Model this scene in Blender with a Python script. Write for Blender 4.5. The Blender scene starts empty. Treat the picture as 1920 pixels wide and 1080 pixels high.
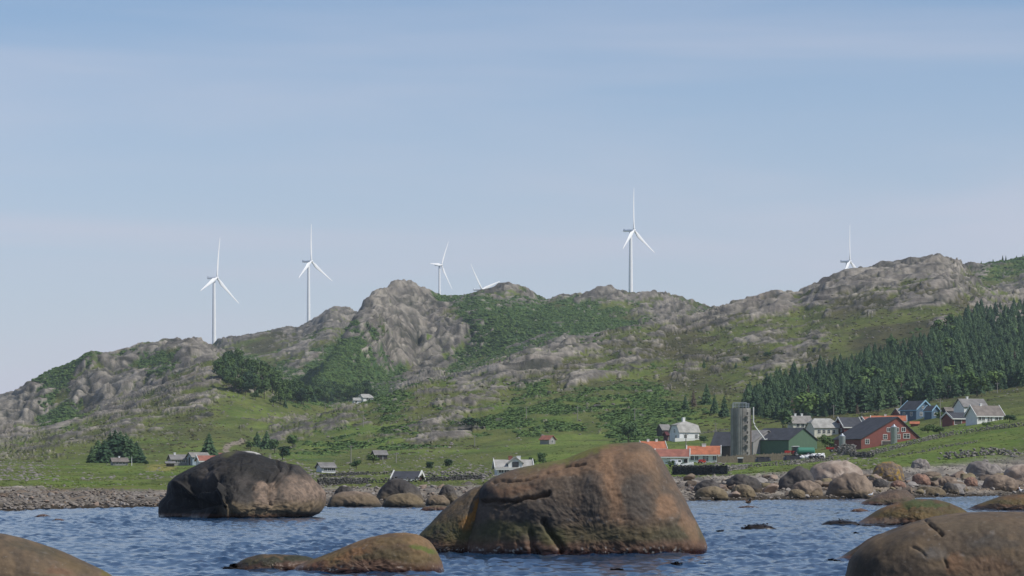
import bpy, bmesh, math, random
import numpy as np
from mathutils import Vector, Matrix
from mathutils.bvhtree import BVHTree

random.seed(7)
SC = bpy.context.scene
COL = SC.collection

# ------------------------------------------------------------------ camera
F = 6400.0            # focal length in photo pixels (1920 wide)
CAM_H = 2.0           # eye height above the water
HOR = 900.0           # photo row of the horizon
cam_d = bpy.data.cameras.new('camera')
cam_d.sensor_width = 36.0
cam_d.lens = 36.0 * F / 1920.0
cam_d.shift_y = (HOR - 540.0) / 1920.0
cam_d.clip_start = 0.5
cam_d.clip_end = 30000.0
cam = bpy.data.objects.new('camera', cam_d)
cam.location = (0, 0, CAM_H)
cam.rotation_euler = (math.radians(90), 0, 0)
COL.objects.link(cam)
SC.camera = cam

# ------------------------------------------------------------------ sky and sun
SUN_AZ = 66.0         # degrees to the right of the direction behind the camera
SUN_EL = 47.0
az = math.radians(SUN_AZ); el = math.radians(SUN_EL)
to_sun = Vector((math.sin(az) * math.cos(el), -math.cos(az) * math.cos(el), math.sin(el)))
W = bpy.data.worlds.new('World'); SC.world = W; W.use_nodes = True
nt = W.node_tree; nt.nodes.clear()
def N(tree, kind, **kw):
    n = tree.nodes.new(kind)
    for k, v in kw.items(): setattr(n, k, v)
    return n
sky = N(nt, 'ShaderNodeTexSky', sky_type='NISHITA', sun_disc=False)
sky.sun_elevation = el
sky.sun_rotation = math.atan2(to_sun.x, to_sun.y)
sky.altitude = 0; sky.air_density = 0.75; sky.dust_density = 0.4; sky.ozone_density = 2.5
tc = N(nt, 'ShaderNodeTexCoord')
mp = N(nt, 'ShaderNodeMapping'); mp.inputs['Scale'].default_value = (3.0, 3.0, 26.0)
mp.inputs['Rotation'].default_value = (0.0, 0.05, 0.0)
mp.inputs['Location'].default_value = (1.3, 0.0, 1.42)
nz = N(nt, 'ShaderNodeTexNoise'); nz.inputs['Scale'].default_value = 1.0; nz.inputs['Detail'].default_value = 5; nz.inputs['Roughness'].default_value = 0.5
nz.inputs['Distortion'].default_value = 0.3
rp = N(nt, 'ShaderNodeMapRange'); rp.interpolation_type = 'SMOOTHSTEP'
rp.inputs[1].default_value = 0.40; rp.inputs[2].default_value = 0.72; rp.inputs[3].default_value = 0.0; rp.inputs[4].default_value = 0.42
mx = N(nt, 'ShaderNodeMix', data_type='RGBA'); mx.inputs[7].default_value = (5.35, 5.5, 6.45, 1)
hsv = N(nt, 'ShaderNodeHueSaturation'); hsv.inputs['Saturation'].default_value = 1.08; hsv.inputs['Value'].default_value = 1.0
bg = N(nt, 'ShaderNodeBackground'); bg.inputs['Strength'].default_value = 0.111
wo = N(nt, 'ShaderNodeOutputWorld')
L = nt.links.new
L(tc.outputs['Generated'], mp.inputs[0]); L(mp.outputs[0], nz.inputs['Vector']); L(nz.outputs['Fac'], rp.inputs[0])
L(sky.outputs[0], hsv.inputs['Color']); L(hsv.outputs[0], mx.inputs[6]); sx_ = N(nt, 'ShaderNodeSeparateXYZ'); L(tc.outputs['Generated'], sx_.inputs[0])
veil = N(nt, 'ShaderNodeMapRange'); veil.interpolation_type = 'SMOOTHSTEP'          # thin high haze, denser towards the horizon all round
veil.inputs[1].default_value = 0.0; veil.inputs[2].default_value = 0.17; veil.inputs[3].default_value = 0.74; veil.inputs[4].default_value = 0.02
L(sx_.outputs['Z'], veil.inputs[0])
nmul = N(nt, 'ShaderNodeMath', operation='ADD', use_clamp=True); L(rp.outputs[0], nmul.inputs[0]); L(veil.outputs[0], nmul.inputs[1]); L(nmul.outputs[0], mx.inputs[0]); L(mx.outputs[2], bg.inputs['Color']); L(bg.outputs[0], wo.inputs['Surface'])
sd = bpy.data.lights.new('sun', 'SUN'); sd.energy = 3.6; sd.angle = math.radians(0.53); sd.color = (1.0, 0.955, 0.88)
sun = bpy.data.objects.new('sun', sd); COL.objects.link(sun)
sun.rotation_euler = (-to_sun).to_track_quat('-Z', 'Y').to_euler()
sun.location = to_sun * 500
SC.view_settings.view_transform = 'Standard'; SC.view_settings.look = 'None'
SC.view_settings.exposure = 0.0; SC.view_settings.gamma = 1.0; SC.view_settings.use_curve_mapping = False
SC.cycles.volume_bounces = 1; SC.cycles.max_bounces = 6; SC.cycles.diffuse_bounces = 2; SC.cycles.transparent_max_bounces = 8

# ------------------------------------------------------------------ helpers
def P(col, row, Y):
    return Vector(((col - 960.0) / F * Y, Y, CAM_H + (HOR - row) / F * Y))

def hash2(ix, iy, seed):
    h = (ix.astype(np.int64) * 374761393 + iy.astype(np.int64) * 668265263 + seed * 974711) & 0xffffffff
    h = ((h ^ (h >> 13)) * 1274126177) & 0xffffffff
    return (h ^ (h >> 16)) & 0xffff
_ang = np.arange(65536) / 65536.0 * 2 * np.pi
_GX = np.cos(_ang * 7.0).astype(np.float32); _GY = np.sin(_ang * 7.0).astype(np.float32)
def perlin2(x, y, seed=0):
    x = np.asarray(x, np.float64); y = np.asarray(y, np.float64)
    ix = np.floor(x).astype(np.int64); iy = np.floor(y).astype(np.int64)
    fx = (x - ix).astype(np.float32); fy = (y - iy).astype(np.float32)
    u = fx * fx * fx * (fx * (fx * 6 - 15) + 10); v = fy * fy * fy * (fy * (fy * 6 - 15) + 10)
    def g(a, b):
        h = hash2(ix + a, iy + b, seed)
        return _GX[h] * (fx - a) + _GY[h] * (fy - b)
    n0 = g(0, 0); n1 = g(1, 0); n2 = g(0, 1); n3 = g(1, 1)
    a = n0 + u * (n1 - n0); b = n2 + u * (n3 - n2)
    return (a + v * (b - a)) * 1.5
def fbm2(x, y, seed, octv=4, gain=0.5, lac=2.03):
    s = 0; a = 1.0; t = 0
    for i in range(octv):
        s = s + a * perlin2(x, y, seed + i * 17); t += a; a *= gain; x = x * lac + 3.7; y = y * lac + 1.3
    return s / t
def billow2(x, y, seed, octv=4, gain=0.5, lac=2.03):
    s = 0; a = 1.0; t = 0
    for i in range(octv):
        s = s + a * np.abs(perlin2(x, y, seed + i * 17)); t += a; a *= gain; x = x * lac + 3.7; y = y * lac + 1.3
    return s / t
def hash3(ix, iy, iz, seed):
    h = (ix * 374761393 + iy * 668265263 + iz * 2147483647 + seed * 974711) & 0xffffffff
    h = ((h ^ (h >> 13)) * 1274126177) & 0xffffffff
    h = ((h ^ (h >> 15)) * 2246822519) & 0xffffffff
    return (h ^ (h >> 16)) & 0xffff
_r3 = np.random.RandomState(5).normal(size=(65536, 3)); _r3 = (_r3 / np.linalg.norm(_r3, axis=1)[:, None]).astype(np.float32)
def perlin3(p, seed=0):
    p = np.asarray(p, np.float64)
    i = np.floor(p).astype(np.int64); f = (p - i).astype(np.float32)
    u = f * f * f * (f * (f * 6 - 15) + 10)
    def g(a, b, c):
        gr = _r3[hash3(i[:, 0] + a, i[:, 1] + b, i[:, 2] + c, seed)]
        return gr[:, 0] * (f[:, 0] - a) + gr[:, 1] * (f[:, 1] - b) + gr[:, 2] * (f[:, 2] - c)
    x = u[:, 0]; y = u[:, 1]; z = u[:, 2]
    l = lambda a, b, t: a + t * (b - a)
    return l(l(l(g(0,0,0), g(1,0,0), x), l(g(0,1,0), g(1,1,0), x), y), l(l(g(0,0,1), g(1,0,1), x), l(g(0,1,1), g(1,1,1), x), y), z) * 1.6
def fbm3(p, seed, octv=4, gain=0.5):
    s = 0; a = 1.0; t = 0; p = np.array(p, np.float64)
    for k in range(octv):
        s = s + a * perlin3(p, seed + 31 * k); t += a; a *= gain; p = p * 2.03 + 5.1
    return s / t
def sstep(a, b, x):
    t = np.clip((x - a) / (b - a), 0, 1); return t * t * (3 - 2 * t)
def gblur(a, n, axis):
    if n <= 0: return a
    k = np.exp(-0.5 * (np.arange(-3 * n, 3 * n + 1) / n) ** 2); k /= k.sum()
    pad = [(0, 0)] * a.ndim; pad[axis] = (3 * n, 3 * n)
    ap = np.pad(a, pad, mode='edge'); out = np.zeros_like(a)
    for j, w in enumerate(k):
        sl = [slice(None)] * a.ndim; sl[axis] = slice(j, j + a.shape[axis]); out += w * ap[tuple(sl)]
    return out

def grid_faces(nu, nv):
    i = np.arange(nu - 1)[:, None] * nv + np.arange(nv - 1)[None, :]
    return np.stack([i, i + nv, i + nv + 1, i + 1], -1).reshape(-1, 4)
def np_mesh(name, verts, quads, col=None, smooth=True):
    me = bpy.data.meshes.new(name)
    verts = np.asarray(verts, np.float32); quads = np.asarray(quads, np.int32)
    k = quads.shape[1]
    me.vertices.add(len(verts)); me.vertices.foreach_set('co', verts.ravel())
    me.loops.add(quads.size); me.loops.foreach_set('vertex_index', quads.ravel())
    me.polygons.add(len(quads))
    me.polygons.foreach_set('loop_start', np.arange(0, quads.size, k, dtype=np.int32))
    me.polygons.foreach_set('loop_total', np.full(len(quads), k, np.int32))
    me.polygons.foreach_set('use_smooth', np.full(len(quads), smooth, bool))
    me.update(calc_edges=True)
    if col is not None:
        at = me.color_attributes.new('Col', 'FLOAT_COLOR', 'POINT')
        c4 = np.ones((len(verts), 4), np.float32); c4[:, :3] = col
        at.data.foreach_set('color', c4.ravel())
    return me
def link(name, me, mat=None, parent=None, label=None, cat=None, group=None, kind=None):
    o = bpy.data.objects.new(name, me); COL.objects.link(o)
    if mat is not None and me is not None and len(me.materials) == 0: me.materials.append(mat)
    if parent is not None: o.parent = parent
    tag(o, label, cat, group, kind)
    return o
def tag(o, label=None, cat=None, group=None, kind=None):
    if label: o['label'] = label
    if cat: o['category'] = cat
    if group: o['group'] = group
    if kind: o['kind'] = kind
    return o
def thing(name, loc, label, cat, group=None, rz=0.0, scale=1.0):
    o = bpy.data.objects.new(name, None); COL.objects.link(o)
    o.location = loc; o.rotation_euler = (0, 0, rz); o.scale = (scale,) * 3
    o.empty_display_size = 0.5
    return tag(o, label, cat, group)
def copy_tree(o, parent=None):
    c = o.copy(); COL.objects.link(c); c.parent = parent
    for ch in list(o.children): copy_tree(ch, c)
    return c

MATS = {}
def mat(name, color=(0.5, 0.5, 0.5), rough=0.8, attr=False, nscale=None, namt=0.25, bump=None, metal=0.0, spec=0.3, coat=None):
    """procedural material: base colour (or the Col attribute) broken up by object-space noise, with bump"""
    if name in MATS: return MATS[name]
    m = bpy.data.materials.new(name); m.use_nodes = True
    t = m.node_tree; b = t.nodes['Principled BSDF']; l = t.links.new
    b.inputs['Roughness'].default_value = rough; b.inputs['Metallic'].default_value = metal
    b.inputs['Specular IOR Level'].default_value = spec
    b.inputs['Base Color'].default_value = (*color, 1)
    src = None
    if attr:
        a = N(t, 'ShaderNodeAttribute', attribute_name='Col'); src = a.outputs['Color']
    tcn = N(t, 'ShaderNodeTexCoord')
    if nscale:
        n = N(t, 'ShaderNodeTexNoise'); n.inputs['Scale'].default_value = nscale; n.inputs['Detail'].default_value = 4
        n.inputs['Roughness'].default_value = 0.6
        l(tcn.outputs['Object'], n.inputs['Vector'])
        r = N(t, 'ShaderNodeMapRange'); r.inputs[1].default_value = 0.25; r.inputs[2].default_value = 0.75
        r.inputs[3].default_value = 1 - namt; r.inputs[4].default_value = 1 + namt
        l(n.outputs['Fac'], r.inputs[0])
        mm = N(t, 'ShaderNodeMix', data_type='RGBA', blend_type='MULTIPLY'); mm.inputs[0].default_value = 1.0
        if src: l(src, mm.inputs[6])
        else: mm.inputs[6].default_value = (*color, 1)
        l(r.outputs[0], mm.inputs[7]); src = mm.outputs[2]
    if src: l(src, b.inputs['Base Color'])
    if bump:
        sc_, st_, ds_ = bump
        n2 = N(t, 'ShaderNodeTexNoise'); n2.inputs['Scale'].default_value = sc_; n2.inputs['Detail'].default_value = 5; n2.inputs['Roughness'].default_value = 0.65
        l(tcn.outputs['Object'], n2.inputs['Vector'])
        bp = N(t, 'ShaderNodeBump'); bp.inputs['Strength'].default_value = st_; bp.inputs['Distance'].default_value = ds_
        l(n2.outputs['Fac'], bp.inputs['Height']); l(bp.outputs[0], b.inputs['Normal'])
    MATS[name] = m
    return m
# ------------------------------------------------------------------ terrain: one heightfield cut into named pieces
COLS = np.concatenate([np.linspace(-330, -20, 60, endpoint=False), np.arange(-20, 1940, 2.3), np.linspace(1942, 2250, 60)])
NY = 1500
YD = np.exp(np.linspace(math.log(190.0), math.log(5900.0), NY))
def ip(table, cols=COLS, blur=True):
    k = sorted(table.items()); x = [a for a, _ in k]; y = [b for _, b in k]
    return np.interp(cols, x, y)
def zrow(row, Y): return CAM_H + (HOR - row) / F * Y

def profile(stations, blur_c=3, blur_y=6):
    """stations: list of (depth per column, height per column); returns Z[col, depth]"""
    Ds = np.array([s[0] for s in stations]); Zs = np.array([s[1] for s in stations])
    Ds = gblur(Ds, blur_c, 1); Zs = gblur(Zs, blur_c, 1)
    out = np.empty((len(COLS), NY))
    for i in range(len(COLS)):
        out[i] = np.interp(YD, Ds[:, i], Zs[:, i])
    return gblur(out, blur_y, 1)

def const(v): return np.full(len(COLS), float(v))
# --- shore plain and right-hand hill
s1 = ip({-400:205,0:217,120:236,300:251,650:258,900:268,1100:290,1290:322,1640:366,1900:430,2300:480})
s2 = ip({-400:280,0:300,300:330,650:335,900:350,1290:410,1640:470,1920:545,2300:600}); r2 = ip({-400:930,0:929,300:925,650:919,900:915,1290:899,1640:888,1920:880,2300:876})
s3 = ip({-400:500,0:520,650:540,1290:610,1640:640,1920:670,2300:680}); r3 = ip({-400:912,0:908,300:905,650:905,900:902,1100:893,1290:884,1400:878,1640:864,1780:843,1920:822,2300:800})
s4 = ip({-400:850,0:850,1290:870,1500:900,2300:920}); r4 = ip({-400:873,0:873,300:874,420:872,500:866,650:876,800:874,900:868,1000:858,1100:853,1200:858,1290:860,1400:857,1500:849,1600:834,1700:812,1830:790,1920:773,2300:745})
s5 = ip({-400:1120,0:1120,2300:1150}); r5 = ip({-400:862,0:862,300:858,400:850,500:842,650:838,800:828,900:826,1000:820,1100:816,1200:812,1330:802,1450:790,1600:777,1750:748,1920:727,2300:700})
s7 = ip({-400:1350,420:1300,530:1380,660:1450,740:1480,850:1530,930:1570,1000:1620,1160:1760,1340:1860,1505:1920,1750:1980,1920:2010,2300:2050})
r7 = ip({-400:862,200:860,420:846,470:830,530:803,590:783,660:757,740:731,790:715,850:703,885:700,930:680,955:672,1000:656,1050:645,1100:632,1160:610,1210:603,1260:598,1345:578,1390:562,1440:552,1505:545,1525:532,1560:519,1600:510,1640:499,1690:490,1730:479,1765:477,1790:485,1815:505,1840:527,1870:545,1920:556,2300:560})
d6 = s5 + 0.5 * (s7 - s5); rr6 = r5 + 0.50 * (r7 - r5)
z7 = zrow(r7, s7)
LAY0 = profile([(s1 - 60, const(-4)), (s1, const(-0.1)), (s1 + 12, const(0.35)), (s2, zrow(r2, s2)), (s3, zrow(r3, s3)), (s4, zrow(r4, s4)), (s5, zrow(r5, s5)),
                (d6, zrow(rr6, d6)), (s7, z7), (s7 + 160, z7 - 12), (s7 + 500, np.maximum(z7 - 60, 5)), (const(4700), const(0))], 3, 5)
def hill(foot_d, foot_r, mid, crest_d, crest_r, drop=70.0, back=500.0, by=4):
    """front foot, optional mid stations, crest, and a back slope"""
    st = [(const(150), const(-60)), (foot_d - 120, zrow(foot_r, foot_d) - 45), (foot_d, zrow(foot_r, foot_d))]
    for d, r in mid: st.append((d, zrow(r, d)))
    zc = zrow(crest_r, crest_d)
    st += [(crest_d, zc), (crest_d + back * 0.3, zc - drop * 0.2), (crest_d + back, zc - drop), (crest_d + back + 1500, const(-80))]
    return profile(st, 2, by)
# --- low left hill with outcrops
d = const(1750); rc = ip({-400:835,-100:815,0:804,67:797,133:777,187:760,240:743,300:714,333:694,400:674,430:670,480:694,560:735,620:762,680:790,760:830,2300:1100})
m2 = ip({-400:845,0:832,100:822,240:800,400:790,470:800,560:812,650:822,760:850,2300:1100}); m1 = ip({-400:862,0:858,240:848,420:842,520:848,650:852,760:870,2300:1100})
LAY1 = hill(const(930), ip({-400:880,0:880,700:880,760:900,2300:1100}), [(const(1130), m1), (const(1400), m2)], d, rc, 60, 350)
# --- left rock hill
rc = ip({-400:815,-100:765,-20:750,0:745,28:736,45:715,70:700,100:682,140:668,165:656,178:654,215:661,240:652,280:641,320:634,345:636,385:645,420:656,470:684,550:730,650:790,2300:1150})
fr = ip({-400:830,0:815,100:800,187:770,240:752,300:722,400:685,470:705,560:745,650:800,2300:1150})
LAY2 = hill(const(2190), fr, [], const(2320), rc, 60, 400, 3)
# --- middle hill
rc = ip({-400:1300,480:900,540:790,575:735,600:690,640:628,665:590,690:562,712:542,740:534,790:538,835:548,870:548,900:542,930:536,945:532,962:529,985:534,1000:549,1025:560,1045:551,1080:548,1096:551,1112:542,1150:541,1165:547,1200:552,1230:549,1280:562,1335:575,1400:605,1500:650,1700:800,2300:1200})
fr = ip({-400:1300,480:930,540:840,600:772,700:764,800:745,900:715,1000:690,1100:680,1300:680,1500:700,1700:850,2300:1200})
m1 = ip({-400:1300,480:920,540:830,600:748,650:728,700:718,760:705,800:690,850:690,900:672,1000:635,1100:620,1300:620,1500:680,1700:830,2300:1200})
m2 = ip({-400:1300,480:910,540:810,600:712,650:660,700:618,760:606,820:606,870:592,900:577,1000:588,1100:583,1300:590,1500:660,1700:810,2300:1200})
cd3 = ip({-400:2120,540:2120,600:2260,665:2430,740:2600,800:2650,2300:2650})
LAY3 = hill(const(1900), fr, [(1900 + .66 * (cd3 - 1900), m1), (1900 + .78 * (cd3 - 1900), m2)], cd3, rc, 70, 500, 3)
# --- back ridge
rc = ip({-400:1200,250:800,330:700,380:660,402:645,415:636,450:628,500:616,540:612,560:610,578:604,592:596,615:582,645:577,665:582,700:600,760:640,850:720,1000:900,2300:1400})
fr = ip({-400:1200,250:830,330:760,420:715,600:700,760:720,850:760,1000:930,2300:1400})
LAY4 = hill(const(2500), fr, [(const(2760), 0.45 * fr + 0.55 * rc)], const(3050), rc, 70, 500, 3)
# --- far right hill
rc = ip({-400:1400,1500:900,1650:640,1740:570,1790:515,1812:496,1850:488,1885:482,1920:475,2000:465,2300:450})
fr = ip({-400:1400,1500:930,1650:690,1740:620,1812:580,1920:570,2300:560})
LAY5 = hill(const(2250), fr, [], const(2560), rc, 60, 600, 4)
# --- plateau behind the crests, where the turbines stand
rc = ip({-400:850,0:790,100:740,300:690,402:672,500:650,600:632,700:590,800:560,960:552,1140:562,1300:590,1500:570,1600:530,1750:500,2300:480})
LAY6 = profile([(const(150), const(-90)), (const(3150), const(-90)), (const(3450), zrow(rc + 12, 3450.)), (const(5700), zrow(rc + 12, 3450.)), (const(6000), const(0))], 4, 4)
LAYS = np.stack([LAY0, LAY1, LAY2, LAY3, LAY4, LAY5, LAY6])
BASE = LAYS.max(0)
# columns' depth samples, spread by how much picture each metre fills
rows = HOR - (BASE - CAM_H) * F / YD[None, :]
dr = np.abs(np.diff(rows, axis=1))
hid = rows[:, 1:] > np.minimum.accumulate(rows, axis=1)[:, 1:] + 4.0
w = np.where(hid, 0.06, 1.0) * np.minimum(dr, 6) + 0.10
w = gblur(gblur(w, 6, 0), 3, 1)
cum = np.concatenate([np.zeros((len(COLS), 1)), np.cumsum(w, 1)], 1)
cum /= cum[:, -1:]
cum = gblur(cum, 3, 0)
NR = 620
GY = np.empty((len(COLS), NR)); ts = np.linspace(0, 1, NR)
for i in range(len(COLS)): GY[i] = np.interp(ts, cum[i], YD)
GX = (COLS[:, None] - 960.0) / F * GY
fy = np.interp(GY, YD, np.arange(NY)); iy = np.clip(fy.astype(int), 0, NY - 2); ft = fy - iy
ci = np.arange(len(COLS))[:, None]
LZ = LAYS[:, ci, iy] * (1 - ft) + LAYS[:, ci, iy + 1] * ft
LID = LZ.argmax(0)
ks = 0.35
GZ0 = LZ.max(0)
COLg = np.repeat(COLS[:, None], NR, 1); ROWg = HOR - (GZ0 - CAM_H) * F / GY

# --- what grows where: (photo col, row, rock, scrub, lushness)
CP = np.array([
(30,760,.9,.1,.5),(20,790,.95,.1,.5),(60,720,.7,.4,.5),(85,760,.8,.2,.5),(122,705,.15,.95,.5),(112,760,.1,.95,.5),(98,785,.15,.9,.5),(160,680,.3,.7,.5),(190,663,.6,.5,.5),
(165,720,.95,0,.5),(220,710,.95,0,.5),(200,740,.95,0,.5),(260,690,.6,.5,.5),(240,668,.35,.7,.5),(290,658,.5,.6,.5),(310,690,.2,.9,.5),(340,650,.8,.2,.5),(375,660,.8,.1,.5),(350,690,.8,.2,.5),(270,720,.9,.1,.5),(400,668,.6,.5,.5),(150,775,.5,.5,.5),
(30,830,.5,0,.5),(80,840,.5,.1,.5),(130,815,.6,.1,.5),(60,880,.32,0,.6),(20,870,.4,0,.6),(230,772,.85,0,.5),(260,790,.6,.1,.5),(200,795,.5,.1,.5),(180,830,.3,.1,.5),(120,860,.25,.1,.6),(300,785,.35,.1,.5),(350,745,.65,.1,.5),(380,760,.55,.1,.5),(330,770,.5,.1,.5),(420,720,.5,.2,.5),
(440,765,.2,.1,.7),(480,775,.1,0,.8),(450,805,.08,0,.6),(300,822,.25,.1,.5),(350,815,.2,.1,.5),(250,745,.35,.3,.6),(400,700,.5,.3,.5),(465,742,.5,.1,.6),(492,782,.5,.1,.6),(400,840,.15,.1,.5),(280,850,.2,.1,.5),
(150,893,.1,.1,.8),(250,890,.03,0,.95),(110,905,.08,0,.8),(70,897,.4,0,.6),(30,910,.4,0,.6),(80,928,1,0,.5),(180,920,.9,0,.5),(300,911,.85,0,.5),(255,928,.2,0,.8),(200,945,1,0,.5),(50,945,1,0,.5),(300,945,1,0,.5),(350,888,.1,.2,.9),(200,905,.25,0,.8),
(450,640,.8,.3,.3),(500,640,.55,.3,.2),(488,655,.1,0,.1),(560,630,.7,.3,.3),(620,600,.9,.1,.5),(600,640,.7,.3,.5),(550,670,.7,.2,.5),(470,672,.2,.9,.5),(520,690,.4,.8,.5),
(740,560,.95,0,.5),(700,590,.9,.2,.5),(680,622,.3,.9,.5),(640,660,.12,1,.5),(620,700,.15,1,.5),(660,690,.4,.7,.5),(720,640,.6,.5,.5),(760,620,.95,0,.5),(800,600,.95,0,.5),(830,640,.95,.1,.5),(780,660,.9,.2,.5),(730,680,.7,.5,.5),(700,712,.3,.9,.5),(740,700,.5,.7,.5),(800,690,.9,.1,.5),(860,580,.5,.6,.5),(880,562,.2,.9,.5),(900,541,.8,.2,.5),(960,541,.9,0,.5),(1000,562,.6,.5,.5),(950,572,.2,1,.5),(920,600,.3,.9,.5),(1000,592,.12,1,.5),(1060,582,.2,.9,.5),(1060,560,.7,.3,.5),(1130,550,.8,.1,.5),(1110,570,.5,.6,.5),(1180,580,.7,.3,.5),(1230,570,.9,0,.5),(1270,590,.9,.1,.5),(1305,577,.2,.9,.5),(1160,597,.2,.9,.5),(1050,612,.1,1,.5),(1100,610,.1,1,.5),(1200,592,.25,.8,.5),(940,662,.25,.9,.5),(960,640,.4,.8,.5),(990,622,.15,1,.5),(920,640,.3,.8,.5),(870,620,.9,.2,.5),(880,672,.25,.9,.5),(850,700,.3,.8,.5),(900,690,.3,.8,.5),
(600,740,.1,1,.5),(560,772,.05,.3,.7),(700,742,.1,1,.5),(760,722,.4,.7,.5),
(560,802,.75,.1,.5),(620,786,.7,.1,.5),(680,771,.65,.1,.5),(740,745,.65,.2,.5),(800,732,.5,.3,.5),(870,703,.7,.1,.5),(920,692,.85,0,.5),(960,690,.8,.1,.5),(1000,680,.9,0,.5),(1060,652,.85,0,.5),(1150,630,.75,.1,.4),(1200,620,.6,.1,.4),(900,730,.8,.1,.5),(870,760,.85,.1,.5),(840,782,.75,.2,.5),(820,800,.5,.4,.5),
(700,800,.22,.45,.65),(760,792,.25,.5,.65),(650,822,.08,.55,.8),(580,830,.08,.6,.8),(750,840,.14,.45,.7),(880,792,.12,.65,.7),(960,760,.22,.5,.65),(1000,722,.3,.6,.5),(1080,692,.6,.3,.4),(1150,680,.55,.3,.4),(1250,660,.4,.3,.3),(1300,620,.4,.2,.2),(1400,622,.3,.1,.4),(1450,642,.55,.1,.4),(1540,632,.7,0,.4),(1350,682,.45,.1,.4),(1270,710,.6,.2,.4),(1200,722,.35,.5,.5),(1100,742,.35,.5,.5),(1000,780,.27,.5,.65),(1100,792,.27,.45,.65),(1180,762,.25,.45,.65),(1300,742,.2,.4,.5),(1350,705,.3,.2,.4),(1400,590,.85,0,.3),(1350,590,.8,0,.3),(1450,570,.85,0,.3),(1520,560,.8,0,.3),(1600,590,.5,.1,.3),(1500,602,.12,.1,.8),(1580,612,.12,.1,.6),(1650,600,.4,.1,.3),
(1560,530,.85,0,.3),(1650,510,.85,0,.3),(1750,490,.95,0,.3),(1800,520,.9,0,.3),(1700,540,.75,.1,.2),(1620,560,.7,.1,.2),(1750,560,.5,.1,.2),(1680,580,.5,.1,.3),(1830,560,.7,.2,.4),(1700,622,.05,.4,.05),(1600,642,.15,.3,.15),(1780,592,.3,.2,.2),
(1850,510,.2,.9,.6),(1900,490,.25,.8,.6),(1900,538,.9,0,.5),(1870,530,.5,.3,.5),
(820,832,.4,.3,.5),(880,852,.15,.1,.6),(950,852,.15,.1,.7),(1040,850,.03,0,.95),(1100,845,.05,0,.9),(760,872,.3,.2,.4),(700,882,.3,.1,.4),(650,900,.2,.1,.4),(850,892,.5,0,.4),(930,890,.45,0,.4),(1180,792,.1,.7,.6),(1250,772,.1,.6,.6),(1350,822,.04,0,.5),(1300,852,.04,.1,.7),(1460,802,.04,0,.5),(1600,772,.06,0,.35),(1750,760,.1,0,.35),(1880,742,.2,0,.5),(1850,832,.04,0,.9),(1700,850,.04,0,.9),(1500,870,.12,0,.7),(1400,882,.05,0,1),(1320,902,.6,0,.6),(1600,884,.3,0,.7),(1750,880,.05,0,1),(1900,872,.35,0,.8),(1350,930,1,0,.5),(1600,920,1,0,.5),(1850,910,1,0,.5),(1880,792,.05,.25,.75),(650,935,1,0,.5),(850,930,1,0,.5),(700,915,.15,0,.9),(830,908,.1,0,.9),(500,930,1,0,.5),(1290,880,.05,0,.9),(550,910,.6,0,.5),(120,888,.08,0,.85),(200,884,.03,0,.9),(300,892,.03,0,.9),(240,908,.05,0,.9),(350,905,.1,0,.8),(400,882,.05,0,.9),(150,908,.1,0,.9),(330,868,.05,0,.7),(420,862,.1,.1,.6)])
SIG = 30.0
fc = COLg.ravel(); frw = ROWg.ravel()
num = np.zeros((fc.size, 3), np.float32); den = np.full(fc.size, 1e-9, np.float32)
for c_, r_, a_, b_, g_ in CP:
    q = ((fc - c_) ** 2 + ((frw - r_) * 1.35) ** 2).astype(np.float32) / (SIG * SIG)
    ww = np.exp(-0.5 * q) + 2e-3 / (1 + q * q); den += ww
    num[:, 0] += ww * a_; num[:, 1] += ww * b_; num[:, 2] += ww * g_
fld = (num / den[:, None]).reshape(len(COLS), NR, 3)
ROCKF, SCRF, LUSH = fld[..., 0], fld[..., 1], fld[..., 2]
ROCKF = np.where((LID == 0) & (GY > 1150), ROCKF * .94, ROCKF)

# --- relief: rounded whalebacks with creases, ledges dipping to the left, small cracks
far = sstep(1500, 2100, GY)
wx = GX + 12 * fbm2(GX / 60, GY / 60, 901, 3); wy = GY + 12 * fbm2(GX / 60, GY / 60, 902, 3)
sx = (wx * 0.94 + GZ0 * 0.55); sz = (GZ0 - 0.33 * wx)                    # along / across the strata
B1 = billow2(wx / 62, wy / 95, 11, 3)
slope = np.gradient(GZ0, axis=1) / np.maximum(np.gradient(GY, axis=1), 1e-3)
steep = gblur(sstep(0.12, 0.40, slope), 4, 1)
mxs = lambda a_, b_: a_ * (1 - steep) + b_ * steep
B2 = mxs(billow2(wx / 42, wy / 30, 29, 3), billow2(wx / 21, wy / 34, 23, 3))
B3 = mxs(billow2(wx / 17, wy / 11, 39, 3), billow2(wx / 7.5, wy / 12 , 37, 3))
ST = fbm2(sx / 55, sz / 7.0, 51, 4, 0.55)                                 # strata ledges
n_m = fbm2(wx / 38, wy / 60, 71, 5, 0.55)
n_f = fbm2(GX / 6, GY / 9, 81, 4, 0.6)
low = LID == 0
nearplain = low * (1 - sstep(950, 1150, GY))
n_g = mxs(fbm2(GX / 24, GY / 24, 84, 5, 0.6), fbm2(GX / 11, GY / 26, 83, 4, 0.6))
n_f = mxs(fbm2(GX / 12, GY / 9, 82, 4, .6), n_f)
rk_in = 0.5 + (ROCKF - 0.5) * 0.95 + (0.20 * n_m + (0.58 - .24 * steep) * ST * (1 - nearplain) + 0.32 * n_f + 0.40 * n_g + 0.20 * (B2 - 0.25)) * (1 - 0.5 * nearplain)
ROCK = sstep(0.58, 0.63, rk_in)
n_s = fbm2(GX / 8.5, GY / 13, 87, 4, .62) + .35 * ST
ROCK2 = sstep(.60, .645, .5 + (ROCKF - .5) * .62 + .62 * n_s) * (1 - nearplain) * sstep(.06, .2, ROCKF)
ROCK = np.maximum(ROCK, ROCK2)
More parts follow.
